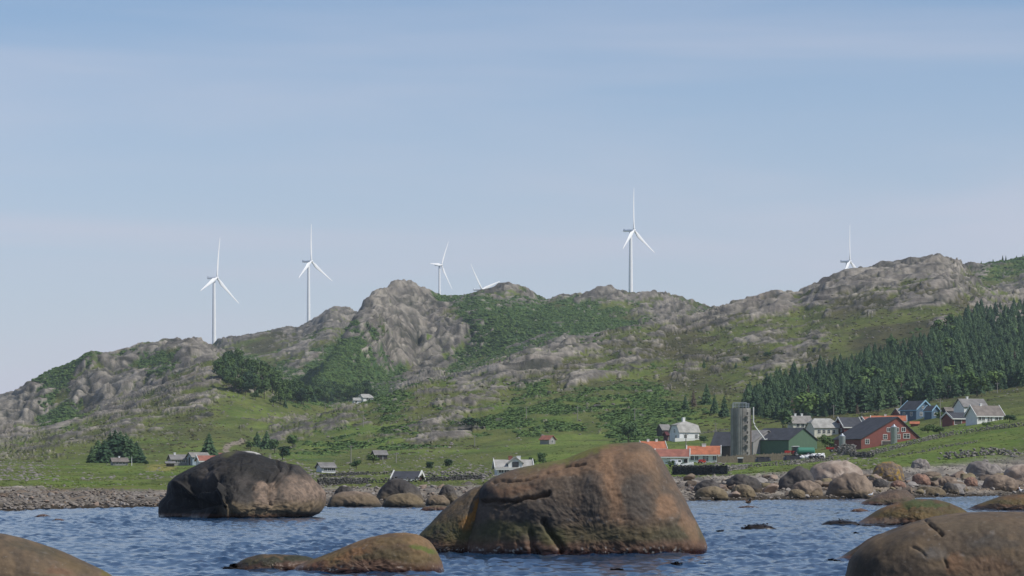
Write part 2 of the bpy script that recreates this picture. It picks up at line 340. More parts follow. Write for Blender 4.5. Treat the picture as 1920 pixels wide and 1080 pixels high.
RKS = gblur(gblur(sstep(.30, .80, 0.5 + (ROCKF - .5) * .95 + .25 * n_m + .3 * ST * (1 - nearplain)), 3, 0), 2, 1)
beach = 1 - sstep(-10, 45, GY - s2[:, None] - 25 * n_m - np.interp(COLS, [0, 300, 420, 900, 1300, 1900], [35, 5, 5, 10, 10, 25])[:, None])
ROCK = np.maximum(ROCK, beach * low)
amp = 1 - nearplain
kk = 1 + 1.6 * steep
def ck(x, y, seed, w_): return np.exp(-(perlin2(x, y, seed) / w_) ** 2)
CR1 = mxs(.6 * ck(wx / 60, wy / 50, 615, .05), ck(wx / 34, wy / 60, 611, .06)); CR2 = mxs(.55 * ck(wx / 30, wy / 18, 619, .08), ck(wx / 13, wy / 24, 613, .09)); CR3 = ck(sx / 42, sz / 4.2, 617, .12) * sstep(-.1, .3, n_m + .15)
CRK = np.clip(.9 * CR1 + .65 * CR2 + .6 * CR3, 0, 1)
relief = amp * (RKS * 0.6 + 0.4) * (B1 - 0.28) * (5.0 + 5.0 * far) * kk + amp * RKS * ((B2 - 0.2) * (2.6 + 1.4 * far) * kk + (B3 - 0.2) * (0.7 + 0.2 * far) * (1 + .5 * steep) + ST * 1.0 + 0.25 * n_f - (1 + .7 * far) * (2.0 * CR1 + (1.1 - .6 * steep) * CR2 + 0.8 * CR3)) + amp * ROCK * .45 + amp * gblur(ROCK2, 1, 1) * (.35 + .5 * np.clip(n_s, 0, 1))
def terr(h_, dip, ns_, seed):
    u_ = (GZ0 + dip * wx + .5 * h_ * fbm2(wx / 45, wy / 80, seed, 3) + .35 * h_ * fbm2(wx / 9, wy / 16, seed + 7, 2)) / h_
    fr_ = u_ - np.floor(u_)
    return (sstep(.0, .30, fr_) - fr_) * h_, np.exp(-((fr_ - .04) / .06) ** 2)
T1, e1 = terr(7.0, -.16, 3, 641); T2, e2 = terr(2.6, -.22, 2, 643)
relief = relief + amp * RKS * ((.42 + .2 * steep) * T1 + (.60 - .2 * steep) * T2)
def blocks(wb, hb, dip, seed, crk_w):
    """jointed slabs: courses across the dip, broken at irregular joints, each slab with its own tone and stand-off"""
    v_ = (GZ0 + dip * wx + .45 * hb * fbm2(wx / (2.2 * wb), wy / (3.5 * wb), seed, 3)) / hb
    k_ = np.floor(v_); fv = v_ - k_
    u_ = (wx + .45 * GZ0 + .30 * wb * fbm2(wx / wb, GZ0 / hb, seed + 3, 2)) / wb + hash2(k_.astype(np.int64), k_.astype(np.int64) * 0 + 5, seed) / 65536. * 9
    j_ = np.floor(u_); fu = u_ - j_
    rnd = hash2(k_.astype(np.int64), j_.astype(np.int64), seed + 9) / 65536.
    du_ = np.minimum(fu, 1 - fu) * wb; dv_ = np.minimum(fv, 1 - fv) * hb
    d_ = np.minimum(du_, dv_ * 1.3)
    return rnd, np.exp(-(d_ / crk_w) ** 2), sstep(0, .22 * hb, d_)
b1r, b1c, b1e = blocks(24., 8.5, -.18, 811, .75); b2r, b2c, b2e = blocks(9., 3.0, -.20, 823, .42)
bm_ = sstep(-.25, .15, n_m + .3 * ST)
relief = relief + amp * RKS * bm_ * ((b1r - .5) * b1e * (1.0 + 2.0 * steep) + (b2r - .5) * b2e * (.5 + .9 * steep))
BCR = np.clip(b1c * .9 + b2c * .55 * sstep(-.1, .3, n_g + .1), 0, 1) * bm_; BTONE = .62 * (b1r - .5) + .5 * (b2r - .5)
EDGE = np.clip(.7 * e1 + .5 * e2, 0, 1)
relief += amp * (1 - ROCK) * (fbm2(GX / 26, GY / 40, 95, 4) * 1.2 - 0.5)
shore = nearplain * ROCK
relief += nearplain * (fbm2(GX / 30, GY / 60, 96, 3) * 0.5) * sstep(300, 500, GY) + shore * (B3 - 0.25) * 0.9 * sstep(215, 300, GY)
relief += shore * billow2(GX / 2.2, GY / 5, 97, 2) * 0.55
# keep skyline heights: fade the relief a little where a crest is
GZ = GZ0 + relief
ROWf = HOR - (GZ - CAM_H) * F / GY
# --- colours of rock, lichen, heath, grass and scrub
def mixc(a, b, t): return a + (b - a) * t[..., None]
C3 = lambda *c: np.array(c, np.float32)
t1 = sstep(-0.4, 0.4, fbm2(wx / 9, wy / 16, 111, 4, 0.6)); t2 = sstep(0.0, 0.5, fbm2(wx / 30, wy / 40, 121, 4)); t3 = sstep(0.1, 0.45, fbm2(sx / 30, sz / 3.0, 131, 4, 0.6))
rockc = mixc(C3(.125,.118,.109)[None, None], C3(.335,.312,.276), t1)
rockc = mixc(rockc, C3(.180,.155,.140), 0.45 * t2)
rockc = mixc(rockc, C3(.070,.066,.064), 0.65 * t3)
crease = (1 - sstep(0.03, 0.13, B2)) * 0.75 + (1 - sstep(0.03, 0.12, B3)) * 0.45
rockc = mixc(rockc, C3(.06,.075,.035), np.clip(crease * .6, 0, 1) * (1 - nearplain))
rockc = rockc * (1 + .55 * BTONE * bm_)[..., None] * C3(1.03, .985, .92)
rockc = mixc(rockc, C3(.030,.032,.024), .85 * BCR * (1 - nearplain))
rockc = mixc(rockc, C3(.034,.038,.026), .85 * np.clip(CRK ** (1.5 - .5 * steep) + .65 * EDGE, 0, 1) * (1 - nearplain))
g1 = sstep(-0.5, 0.5, fbm2(GX / 14, GY / 40, 141, 5, 0.6) + .55 * fbm2(GX / 2.6, GY / 9, 143, 3, .6)); g2 = sstep(-0.3, 0.5, fbm2(GX / 45, GY / 80, 151, 4, 0.55))
grassl = mixc(C3(.095,.150,.024)[None, None], C3(.165,.205,.045), g1)
grasso = mixc(C3(.078,.102,.024)[None, None], C3(.135,.150,.040), g1)
heath = mixc(C3(.055,.056,.025)[None, None], C3(.095,.088,.037), g1)
lu = LUSH + 0.50 * (g2 - 0.5)
grs = mixc(heath, grasso, sstep(0.1, 0.4, lu)); grs = mixc(grs, grassl, sstep(0.5, 0.85, lu))
SCR = sstep(0.42, 0.6, 0.5 + (SCRF - 0.5) * 0.9 + 0.5 * fbm2(GX / 22, GY / 50, 161, 5, 0.65))
scrc = mixc(C3(.040,.082,.025)[None, None], C3(.080,.132,.038), sstep(-.4, .4, fbm2(GX / 5, GY / 8, 171, 3)))
grs = mixc(grs, scrc, SCR)
TC = mixc(grs, rockc, ROCK)
# a small hay field and a dirt track on the left, damp weed line along the shore
hay = np.exp(-(((COLg - 302) / 26) ** 4 + ((ROWg - 877) / 6.5) ** 4)); TC = mixc(TC, C3(.24,.22,.06), np.clip(hay * 1.3, 0, 1))
wet = (1 - sstep(0.15, 0.75, GZ + 0.25 * n_f)) * (GY < 520)
TC = mixc(TC, C3(.045,.035,.022), wet)
mid = (sstep(0.4, 0.8, GZ + 0.2 * n_f) * (1 - sstep(1.0, 1.7, GZ + 0.3 * n_f))) * (GY < 450) * sstep(-.1, .4, fbm2(GX / 5, GY / 10, 181, 3))
TC = mixc(TC, C3(.20,.13,.07), 0.6 * mid)
# dirt track
trk = [(455,826),(436,829),(424,834),(418,842),(428,850),(440,856)]
dist = np.full(COLg.shape, 1e9)
for (x0, y0), (x1, y1) in zip(trk[:-1], trk[1:]):
    tt = np.clip(((COLg - x0) * (x1 - x0) + (ROWg - y0) * (y1 - y0)) / ((x1 - x0) ** 2 + (y1 - y0) ** 2), 0, 1)
    dist = np.minimum(dist, np.hypot(COLg - x0 - tt * (x1 - x0), (ROWg - y0 - tt * (y1 - y0)) * 1.2))
TC = mixc(TC, C3(.25,.21,.16), 1 - sstep(3.0, 5.0, dist))

m_ter = mat('terrain_surface', attr=True, rough=0.95, nscale=0.35, namt=0.22, bump=(0.5, 0.9, 0.8), spec=0.15)
verts = np.stack([GX, GY, GZ], -1).reshape(-1, 3)
quads = grid_faces(len(COLS), NR)[:, ::-1]
BV = BVHTree.FromPolygons(verts.astype(np.float32).tolist(), quads.tolist())
fl = LID.ravel()[quads[:, 0]]
tcf = TC.reshape(-1, 3)
# shore plain splits from the right-hand hill at the foot of its slope
yq = GY.ravel()[quads[:, 0]]
fl = np.where((fl == 0) & (yq > 1080), 7, fl)
names = {0: 'shore_plain', 1: 'low_hill_left', 2: 'rock_hill_left', 3: 'rock_hill_middle', 4: 'ridge_far', 5: 'hill_far_right', 6: 'plateau_far', 7: 'hill_right'}
for k, nm in names.items():
    q = quads[fl == k]
    if not len(q): continue
    used, inv = np.unique(q, return_inverse=True)
    me = np_mesh(nm, verts[used], inv.reshape(-1, 4), tcf[used])
    link(nm, me, m_ter, kind='structure')

def at(col, row):
    """the point of the ground seen at this photo pixel"""
    o = Vector((0, 0, CAM_H)); dv = (P(col, row, 100.0) - o).normalized()
    h = BV.ray_cast(o, dv)
    return h[0]
def ground(x, y):
    h = BV.ray_cast(Vector((x, y, 900.0)), Vector((0, 0, -1)))
    return h[0].z if h[0] else 0.0
def at_d(col, Y):
    x = (col - 960.0) / F * Y
    return Vector((x, Y, ground(x, Y)))

# ------------------------------------------------------------------ water
wc = np.concatenate([np.linspace(-420, -10, 60, endpoint=False), np.arange(-10, 1932, 2.2), np.linspace(1934, 2340, 60)])
wyv = np.exp(np.linspace(math.log(34.0), math.log(520.0), 760))
WX = (wc[:, None] - 960) / F * wyv[None]; WY = np.repeat(wyv[None], len(wc), 0)
ax = WX * 0.97 + WY * 0.2; ay = WY * 0.97 - WX * 0.2
calm = 0.80 + 0.9 * fbm2(WX / 9, WY / 45, 205, 3)
WZ = 2.3 * calm * (0.034 * fbm2(ax / 2.6, ay / 1.9, 201, 2) + 0.038 * perlin2(ax / 0.95, ay / 0.8, 203) + 0.027 * perlin2(ax / 0.45, ay / 0.4, 207) + 0.012 * perlin2(ax / 0.2, ay / 0.22, 209))
mw = bpy.data.materials.new('sea_water'); mw.use_nodes = True
b = mw.node_tree.nodes['Principled BSDF']
b.inputs['Base Color'].default_value = (0.010, 0.040, 0.095, 1); b.inputs['Roughness'].default_value = 0.12; b.inputs['IOR'].default_value = 1.333
b.inputs['Specular IOR Level'].default_value = 0.40
tw = N(mw.node_tree, 'ShaderNodeTexCoord'); nw = N(mw.node_tree, 'ShaderNodeTexNoise'); nw.inputs['Scale'].default_value = 6.0; nw.inputs['Detail'].default_value = 3
bw = N(mw.node_tree, 'ShaderNodeBump'); bw.inputs['Strength'].default_value = 0.35; bw.inputs['Distance'].default_value = 0.03
mw.node_tree.links.new(tw.outputs['Object'], nw.inputs['Vector']); mw.node_tree.links.new(nw.outputs['Fac'], bw.inputs['Height']); mw.node_tree.links.new(bw.outputs[0], b.inputs['Normal'])
link('water', np_mesh('water', np.stack([WX, WY, WZ], -1).reshape(-1, 3), grid_faces(len(wc), 760)[:, ::-1]), mw, kind='structure')
# ------------------------------------------------------------------ boulders
m_rock = mat('boulder_rock', attr=True, rough=0.78, nscale=9.0, namt=0.34, bump=(16.0, 0.55, 0.018), spec=0.35)
for n_ in m_rock.node_tree.nodes:
    if n_.type == 'TEX_NOISE': n_.inputs['Detail'].default_value = 9; n_.inputs['Roughness'].default_value = 0.72
# crisp pale lichen spots and dark pits
t_ = m_rock.node_tree; b_ = t_.nodes['Principled BSDF']; src_ = b_.inputs['Base Color'].links[0].from_socket
tc_ = N(t_, 'ShaderNodeTexCoord')
for sc_, lo_, hi_, colr, amt in ((16.0, .63, .68, (.27, .25, .21, 1), .55), (30.0, .64, .70, (.018, .016, .014, 1), .6)):
    n1_ = N(t_, 'ShaderNodeTexNoise'); n1_.inputs['Scale'].default_value = sc_; n1_.inputs['Detail'].default_value = 6; n1_.inputs['Roughness'].default_value = .7; t_.links.new(tc_.outputs['Object'], n1_.inputs['Vector'])
    r_ = N(t_, 'ShaderNodeMapRange'); r_.inputs[1].default_value = lo_; r_.inputs[2].default_value = hi_; r_.inputs[4].default_value = amt; t_.links.new(n1_.outputs['Fac'], r_.inputs[0])
    m_ = N(t_, 'ShaderNodeMix', data_type='RGBA'); t_.links.new(r_.outputs[0], m_.inputs[0]); t_.links.new(src_, m_.inputs[6]); m_.inputs[7].default_value = colr; src_ = m_.outputs[2]
t_.links.new(src_, b_.inputs['Base Color'])
sp_ = N(t_, 'ShaderNodeSeparateXYZ'); t_.links.new(tc_.outputs['Object'], sp_.inputs[0]); wr_ = N(t_, 'ShaderNodeMapRange'); wr_.inputs[1].default_value = .06; wr_.inputs[2].default_value = .26; wr_.inputs[3].default_value = .22; wr_.inputs[4].default_value = .8
t_.links.new(sp_.outputs['Z'], wr_.inputs[0]); t_.links.new(wr_.outputs[0], b_.inputs['Roughness'])
def water_depth(row): return CAM_H * F / (row - HOR)
def paint(c, cols, rows, seed, items, noise_px=14.0, px=30.0):
    n1 = fbm2(cols / px, rows / px, seed, 4, 0.6); n2 = fbm2(cols / px, rows / px, seed + 5, 4, 0.6)
    cc = cols + noise_px * n1; rr = rows + noise_px * n2
    for (x, y, rx, ry, ang, col, st) in items:
        a = math.radians(ang); dx = cc - x; dy = rr - y
        u = (dx * math.cos(a) + dy * math.sin(a)) / rx; v = (-dx * math.sin(a) + dy * math.cos(a)) / ry
        w_ = (1 - sstep(0.55, 1.25, np.sqrt(u * u + v * v))) * st
        c = c + (np.array(col, np.float32) - c) * w_[:, None]
    return c
def boulder(name, label, base_row, outline, center, thick, seed, colour, n=2.2, cracks=(), rough_amp=0.05, res=(260, 70), group=None, depth=None, fine=0.010, lump=0.6, tilt=0.0, cat='boulder', paints=(), pn=14.0):
    """outline: photo pixels of the rock's edge seen from the shore, left foot over the top to the right foot; the rock bulges to both sides of it"""
    Y0 = depth or water_depth(base_row)
    Yc = Y0 + thick                                     # centre plane; the front foot stands at Y0
    k = Yc / F
    pts = np.array([((c - 960) * k, (HOR - r) * k + CAM_H) for c, r in outline])
    # close the outline under the water
    w_ = pts[-1, 0] - pts[0, 0]; zb = min(pts[0, 1], pts[-1, 1], -0.05 if depth is None else 1e9) - 0.12 * w_
    under = np.array([(pts[-1, 0] - 0.10 * w_, zb), (pts[0, 0] + 0.10 * w_, zb)])
    poly = np.vstack([pts, under, pts[:1]])
    seg = np.hypot(*np.diff(poly, axis=0).T); cum_ = np.concatenate([[0], np.cumsum(seg)])
    ns, nr = res
    s_ = np.linspace(0, cum_[-1], ns, endpoint=False)
    ox = np.interp(s_, cum_, poly[:, 0]); oz = np.interp(s_, cum_, poly[:, 1])
    sm = max(1, int(ns * 0.008))
    kk_ = np.exp(-0.5 * (np.arange(-3 * sm, 3 * sm + 1) / sm) ** 2); kk_ /= kk_.sum()
    cv = lambda a: np.convolve(np.concatenate([a[-3 * sm:], a, a[:3 * sm]]), kk_, 'valid')
    ox, oz = cv(ox), cv(oz)
    cx = (center[0] - 960) * k; cz = (HOR - center[1]) * k + CAM_H
    nb = max(8, nr // 3)
    rho = np.concatenate([np.sin(np.linspace(0.0004, math.pi / 2, nr)), np.sin(np.linspace(math.pi / 2, 0.0004, nb))[1:]])
    side = np.concatenate([-np.ones(nr), np.ones(nb - 1)])
    RH = rho[None, :]; bulge = np.power(np.clip(1 - RH ** n, 0, 1), 1 / n) * side[None, :]
    X = cx + RH * (ox[:, None] - cx); Z = cz + RH * (oz[:, None] - cz)
    Y = Yc + thick * bulge + np.zeros_like(X) + tilt * (Z - cz)
    Pp = np.stack([X, Y, Z], -1)
    size = max(ox.max() - ox.min(), oz.max() - oz.min())
    # normals
    du = np.roll(Pp, -1, 0) - np.roll(Pp, 1, 0); dv = np.gradient(Pp, axis=1)
    nn = np.cross(du, dv); nn /= np.maximum(np.linalg.norm(nn, axis=-1, keepdims=True), 1e-9)
    if (nn[:, 2, 1].mean()) > 0: nn = -nn
    flat = Pp.reshape(-1, 3)
    q = flat / size
    inner = (1 - sstep(0.8, 1.0, np.repeat(RH, ns, 0)).reshape(-1) * 0.75)
    d_ = lump * 0.12 * fbm3(q * 2.2, seed, 2) + rough_amp * (np.abs(perlin3(q * 4.5, seed + 3)) - 0.25) * 0.8 + rough_amp * 0.5 * fbm3(q * 11, seed + 4, 3, 0.6) + fine * fbm3(q * 38, seed + 9, 3, 0.65)
    disp = d_ * inner * size
    cols = 960 + flat[:, 0] / flat[:, 1] * F; rows_ = HOR - (flat[:, 2] - CAM_H) / flat[:, 1] * F
    front = (np.repeat(side[None, :], ns, 0).reshape(-1) < 0)
    crk = np.zeros(len(flat))
    jx = 5 * fbm2(cols / 22, rows_ / 22, seed + 60, 3); jy = 5 * fbm2(cols / 22, rows_ / 22, seed + 61, 3)
    for pl, wd, dp in cracks:
        dist = np.full(len(flat), 1e9)
        for (x0, y0), (x1, y1) in zip(pl[:-1], pl[1:]):
            tt = np.clip(((cols + jx - x0) * (x1 - x0) + (rows_ + jy - y0) * (y1 - y0)) / ((x1 - x0) ** 2 + (y1 - y0) ** 2), 0, 1)
            dist = np.minimum(dist, np.hypot(cols + jx - x0 - tt * (x1 - x0), rows_ + jy - y0 - tt * (y1 - y0)))
        g = np.exp(-(dist / wd) ** 2) * front
        disp = disp - dp * g; crk = np.maximum(crk, g)
    flat = flat + nn.reshape(-1, 3) * disp[:, None]
    h = flat[:, 2]
    hh = h / max(oz.max(), 0.1)
    c = colour(flat, q, cols, rows_, h, hh, seed)
    if paints: c = paint(c, cols, rows_, seed + 40, paints, pn)
    # faces (wrap around the outline)
    ntot = len(rho)
    i = np.arange(ns)[:, None] * ntot + np.arange(ntot - 1)[None, :]
    j = ((np.arange(ns)[:, None] + 1) % ns) * ntot + np.arange(ntot - 1)[None, :]
    quads = np.stack([i, j, j + 1, i + 1], -1).reshape(-1, 4)
    base = np.array([cx, Yc, 0.0 if depth is None else flat[:, 2].min()])
    me = np_mesh(name, flat - base, quads, np.clip(c, 0.004, 0.9))
    bmh = bmesh.new(); bmh.from_mesh(me); bmesh.ops.recalc_face_normals(bmh, faces=bmh.faces); bmh.to_mesh(me); bmh.free()
    o = link(name, me, m_rock, None, label, cat, group)
    o.location = base
    return o
def ramp(c, col, w_): return c + (np.array(col, np.float32) - c) * np.clip(w_, 0, 1)[:, None]

def col_brown(flat, q, cols, rows_, h, hh, seed, dark=(.060,.048,.036), lite=(.165,.098,.052), wet=(.040,.016,.011), algae=(.060,.070,.018), tide=0.32, al=0.6, strk=0.4):
    n1 = fbm3(q * np.array([3.2, 3.2, 4.5]), seed + 11, 4, 0.6); n2 = fbm3(q * 7, seed + 13, 4, 0.65)
    n3 = fbm3(q * np.array([14, 14, 4]), seed + 15, 3, 0.6)
    c = np.zeros_like(flat, dtype=np.float32) + np.array(dark, np.float32)
    c = ramp(c, lite, sstep(-0.25, 0.35, n1 + 0.4 * n2))
    c = ramp(c, (.040, .036, .032), strk * sstep(0.0, 0.4, n3))
    c = ramp(c, (.24, .21, .18), 0.5 * sstep(0.25, 0.5, fbm3(q * 26, seed + 17, 3, 0.7)))
    hn = h + 0.18 * n1 + 0.06 * n2
    c = ramp(c, algae, al * sstep(tide * 0.6, tide * 1.2, hn) * (1 - sstep(tide * 1.6, tide * 2.8, hn)) * sstep(-.35, .25, n2 + 0.3))
    c = ramp(c, (.125, .066, .040), 0.75 * (1 - sstep(tide * 0.6, tide * 1.3, hn)))
    c = ramp(c, wet, 1 - sstep(tide * 0.18, tide * 0.5, h + 0.05 * n2))
    bn = sstep(.22, .40, fbm3(q * 75, seed + 21, 2, .6)) * sstep(.02, .06, h) * (1 - sstep(tide * .35, tide * .7, h + .12 * n2)) * sstep(.0, .3, n1 + .2)
    c = ramp(c, (.50, .47, .40), .8 * bn)
    return c
def col_big(*a): return col_brown(*a, dark=(.098,.074,.054), lite=(.150,.100,.062), tide=0.36, al=0.35, strk=0.30)
OR = (.235,.138,.078); DK = (.066,.057,.048); MO = (.105,.110,.026); GY_ = (.085,.075,.062)
big = boulder('boulder', 'huge brown boulder with sloping mossy back and horizontal crack, centre foreground', 1040,
    [(852,1049),(868,1008),(884,968),(897,938),(899,918),(908,905),(930,893),(962,881),(1000,872),(1030,866),(1060,862),(1090,848),(1130,836),(1165,831),(1196,829),(1216,833),(1230,846),(1243,866),(1258,892),(1272,917),(1286,940),(1298,962),(1312,990),(1322,1012),(1328,1030)],
    (1110, 1000), 2.1, 101, col_big, n=2.6, rough_amp=0.018, res=(440, 140), lump=0.30, fine=0.006,
    cracks=[([(925,903),(965,899),(1002,896),(1022,888),(1060,876),(1098,870)], 2.2, 0.10), ([(903,940),(932,938),(960,942),(985,935),(1008,930),(1030,925)], 3.0, 0.20), ([(905,948),(945,953),(966,945)], 2.0, 0.07),
            ([(1019,980),(1034,1002),(1050,1026),(1053,1034)], 5.0, 0.22), ([(993,1000),(997,1018),(1004,1042)], 6.0, 0.16), ([(905,1000),(898,1022),(900,1042)], 4.0, 0.05), ([(968,1015),(982,1034)], 2.0, 0.05)],
    paints=[(1075,850,95,15,-17,(.150,.145,.036),.95),(1010,868,40,5,-10,(.12,.11,.035),.7),(1120,836,40,9,-12,(.150,.145,.036),.9),(1150,833,40,6,0,MO,.5),(1140,880,26,50,20,OR,.85),(1155,920,16,40,10,OR,.8),(1165,965,20,18,0,OR,.5),(1247,950,20,26,0,OR,.85),(1215,915,10,14,0,OR,.7),(1190,868,50,22,0,OR,.55),(1290,985,14,40,-25,OR,.6),(1050,885,70,14,-12,OR,.5),(960,918,60,10,-4,(.15,.085,.05),.6),
            (1110,930,24,50,10,DK,.75),(1195,930,36,60,0,DK,.75),(1010,960,90,30,0,DK,.6),(1160,875,12,30,0,DK,.4),(1245,880,10,40,-30,DK,.45),(905,925,16,14,0,(.018,.017,.016),.9),(960,990,60,16,0,(.082,.080,.032),.6),(1040,1010,30,18,0,(.085,.082,.030),.6)])
def col_slab(*a): return col_brown(*a, dark=(.088,.068,.046), lite=(.150,.102,.052), tide=0.40, al=0.5, strk=0.4)
boulder('boulder', 'smooth tilted brown slab leaning against the left end of the huge boulder', 1038,
    [(770,1046),(785,1003),(808,980),(832,956),(858,934),(884,917),(905,910),(925,925),(938,975),(940,1046)], (868,1010), 1.3, 131, col_slab, n=2.2, rough_amp=0.02, res=(220, 70), lump=0.3, depth=92.6,
    paints=[(890,960,10,36,25,(.26,.125,.025),.9),(872,985,12,16,30,(.20,.10,.03),.6),(870,925,24,10,-40,DK,.5)])
def col_dark(flat, q, cols, rows_, h, hh, seed):
    n1 = fbm3(q * 4, seed + 11, 4, 0.6); n2 = fbm3(q * 16, seed + 13, 4, 0.7)
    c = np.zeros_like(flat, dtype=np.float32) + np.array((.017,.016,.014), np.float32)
    c = ramp(c, (.056,.048,.041), sstep(-.2, .4, n1) * sstep(330, 430, cols + (930 - rows_) * .8))  # left face darker: overhang shade put into the rock's own dark colour
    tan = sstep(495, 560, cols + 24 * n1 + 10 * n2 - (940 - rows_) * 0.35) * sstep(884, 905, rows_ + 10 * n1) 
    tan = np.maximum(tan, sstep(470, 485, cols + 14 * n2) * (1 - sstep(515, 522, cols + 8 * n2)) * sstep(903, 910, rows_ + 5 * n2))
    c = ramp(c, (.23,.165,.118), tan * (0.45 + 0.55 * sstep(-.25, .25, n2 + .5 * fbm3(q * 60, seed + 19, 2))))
    c = ramp(c, (.21,.155,.085), 0.7 * (1 - sstep(0.55, 1.1, h + 0.4 * n1)) * sstep(400, 440, cols + 20 * n1))
    c = ramp(c, (.10,.05,.028), 0.8 * (1 - sstep(0.12, 0.3, h + 0.1 * n2)))
    c = ramp(c, (.02,.017,.014), (1 - sstep(0.04, 0.12, h)))
    return c
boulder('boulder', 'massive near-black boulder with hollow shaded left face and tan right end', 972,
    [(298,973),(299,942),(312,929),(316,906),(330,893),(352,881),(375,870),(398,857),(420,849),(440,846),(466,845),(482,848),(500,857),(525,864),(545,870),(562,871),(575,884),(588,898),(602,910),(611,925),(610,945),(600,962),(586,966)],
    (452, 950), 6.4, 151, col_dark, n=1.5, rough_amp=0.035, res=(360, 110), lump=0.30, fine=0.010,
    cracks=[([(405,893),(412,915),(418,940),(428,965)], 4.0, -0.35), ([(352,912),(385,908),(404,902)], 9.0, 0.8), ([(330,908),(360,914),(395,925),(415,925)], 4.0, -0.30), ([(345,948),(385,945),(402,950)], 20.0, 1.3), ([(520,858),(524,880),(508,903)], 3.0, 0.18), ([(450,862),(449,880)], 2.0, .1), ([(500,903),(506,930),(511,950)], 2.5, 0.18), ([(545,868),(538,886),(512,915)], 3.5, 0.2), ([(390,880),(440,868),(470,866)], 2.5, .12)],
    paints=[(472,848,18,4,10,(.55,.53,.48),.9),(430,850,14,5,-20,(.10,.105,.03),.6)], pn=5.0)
def col_mid(*a): return col_brown(*a, dark=(.095,.062,.036), lite=(.185,.115,.055), tide=0.22, al=0.25, strk=0.2)
boulder('boulder', 'low rounded brown boulder with green weed patch in front of the huge boulder', 1074,
    [(500,1082),(540,1077),(560,1060),(590,1046),(622,1034),(655,1020),(690,1008),(728,999),(760,997),(785,1002),(806,1014),(820,1034),(830,1056),(834,1074),(834,1080)], (690,1062), 1.0, 171, col_mid, rough_amp=0.02, res=(240, 70), lump=0.3,
    paints=[(790,1032,26,7,12,(.085,.115,.02),.85),(740,1015,40,8,-8,(.14,.10,.045),.5),(660,1040,40,10,-15,(.19,.095,.045),.6),(590,1062,30,9,-20,(.10,.045,.028),.7)])
def col_low(*a): return col_brown(*a, dark=(.030,.026,.024), lite=(.070,.048,.034), tide=0.15, al=0.3, strk=0.2)
boulder('boulder', 'low wet dark rock with weed fringe left of the low rounded boulder', 1071,
    [(415,1072),(440,1058),(462,1046),(485,1040),(520,1039),(550,1041),(575,1043),(600,1050),(620,1072)], (520,1064), 0.8, 181, col_low, rough_amp=0.03, res=(180, 50), lump=0.3, paints=[(520,1041,30,4,0,(.13,.085,.045),.7),(440,1064,26,8,0,(.03,.022,.014),.8)])
def col_near(*a): return col_brown(*a, dark=(.10,.074,.050), lite=(.165,.114,.066), tide=0.10, al=0.2, strk=0.35)
boulder('boulder', 'smooth brown boulder rising out of the lower left corner', 1126,
    [(-260,1140),(-200,1060),(-120,1015),(-60,1000),(0,1000),(40,1008),(80,1020),(115,1032),(150,1047),(185,1063),(215,1081),(240,1110),(250,1140)], (0,1110), 1.1, 191, col_near, rough_amp=0.007, res=(260, 80), lump=0.22, fine=0.004,
    paints=[(120,1045,70,12,28,(.105,.075,.035),.6),(60,1030,60,12,15,(.05,.05,.035),.5),(110,1070,30,8,0,(.15,.07,.04),.5),(195,1072,16,5,35,(.13,.11,.02),.7)])
boulder('boulder', 'big smooth grey-brown boulder with diagonal crack, lower right corner', 1132,
    [(1530,1136),(1560,1110),(1588,1080),(1592,1052),(1606,1034),(1630,1012),(1660,997),(1700,983),(1745,970),(1800,962),(1850,959),(1900,958),(1960,962),(2040,980),(2120,1030),(2160,1090),(2170,1136)], (1850,1100), 1.4, 211, col_near, n=2.6, rough_amp=0.008, res=(360, 110), lump=0.24, fine=0.004,
    cracks=[([(1728,968),(1745,985),(1756,996),(1766,1010)], 2.0, 0.10), ([(1712,1028),(1725,1036),(1735,1048)], 2.0, 0.04), ([(1660,1000),(1690,985),(1720,975)], 4, .03), ([(1770,1050),(1775,1065)], 1.6, .04)],
    paints=[(1625,1060,30,40,20,(.028,.024,.018),.7),(1680,1010,30,30,10,(.05,.042,.032),.5),(1750,1040,30,14,0,(.115,.105,.092),.6),(1790,1060,18,24,10,(.20,.105,.052),.6),(1850,1065,60,24,0,(.175,.10,.055),.55),(1800,985,90,14,5,(.12,.092,.06),.6),(1860,1020,50,10,0,(.075,.066,.055),.6)])
boulder('boulder', 'low brown rock wedge at the left foot of the lower right corner boulder', 1052,
    [(1552,1053),(1575,1046),(1600,1030),(1625,1012),(1650,1000),(1680,1010),(1700,1053)], (1630,1040), 0.7, 221, col_low, rough_amp=0.02, res=(140, 40), lump=0.3, paints=[(1630,1022,40,14,-30,(.12,.07,.038),.8)])
def col_weed(*a): return col_brown(*a, dark=(.095,.060,.032), lite=(.170,.095,.042), tide=0.35, al=0.4, strk=0.3, wet=(.030,.018,.012))
boulder('boulder', 'orange-brown low rock with a green weed cap, right water', 986,
    [(1592,987),(1612,978),(1630,968),(1648,956),(1668,948),(1690,940),(1720,936),(1755,936),(1780,942),(1800,952),(1815,962),(1830,986)], (1715,975), 2.2, 231, col_weed, rough_amp=0.03, res=(240, 60), lump=0.3,
    paints=[(1735,944,44,7,0,(.062,.080,.026),.9),(1650,975,40,6,-8,(.13,.11,.085),.5)])
def col_tan(*a): return col_brown(*a, dark=(.098,.070,.050), lite=(.165,.110,.075), tide=0.25, al=0.3, strk=0.3)
boulder('boulder', 'flat-topped brown rock behind the weed-capped rock', 947,
    [(1606,948),(1620,940),(1640,930),(1662,921),(1680,917),(1700,919),(1712,928),(1722,948)], (1665,942), 2.0, 241, col_tan, rough_amp=0.03, res=(160, 44), lump=0.3)
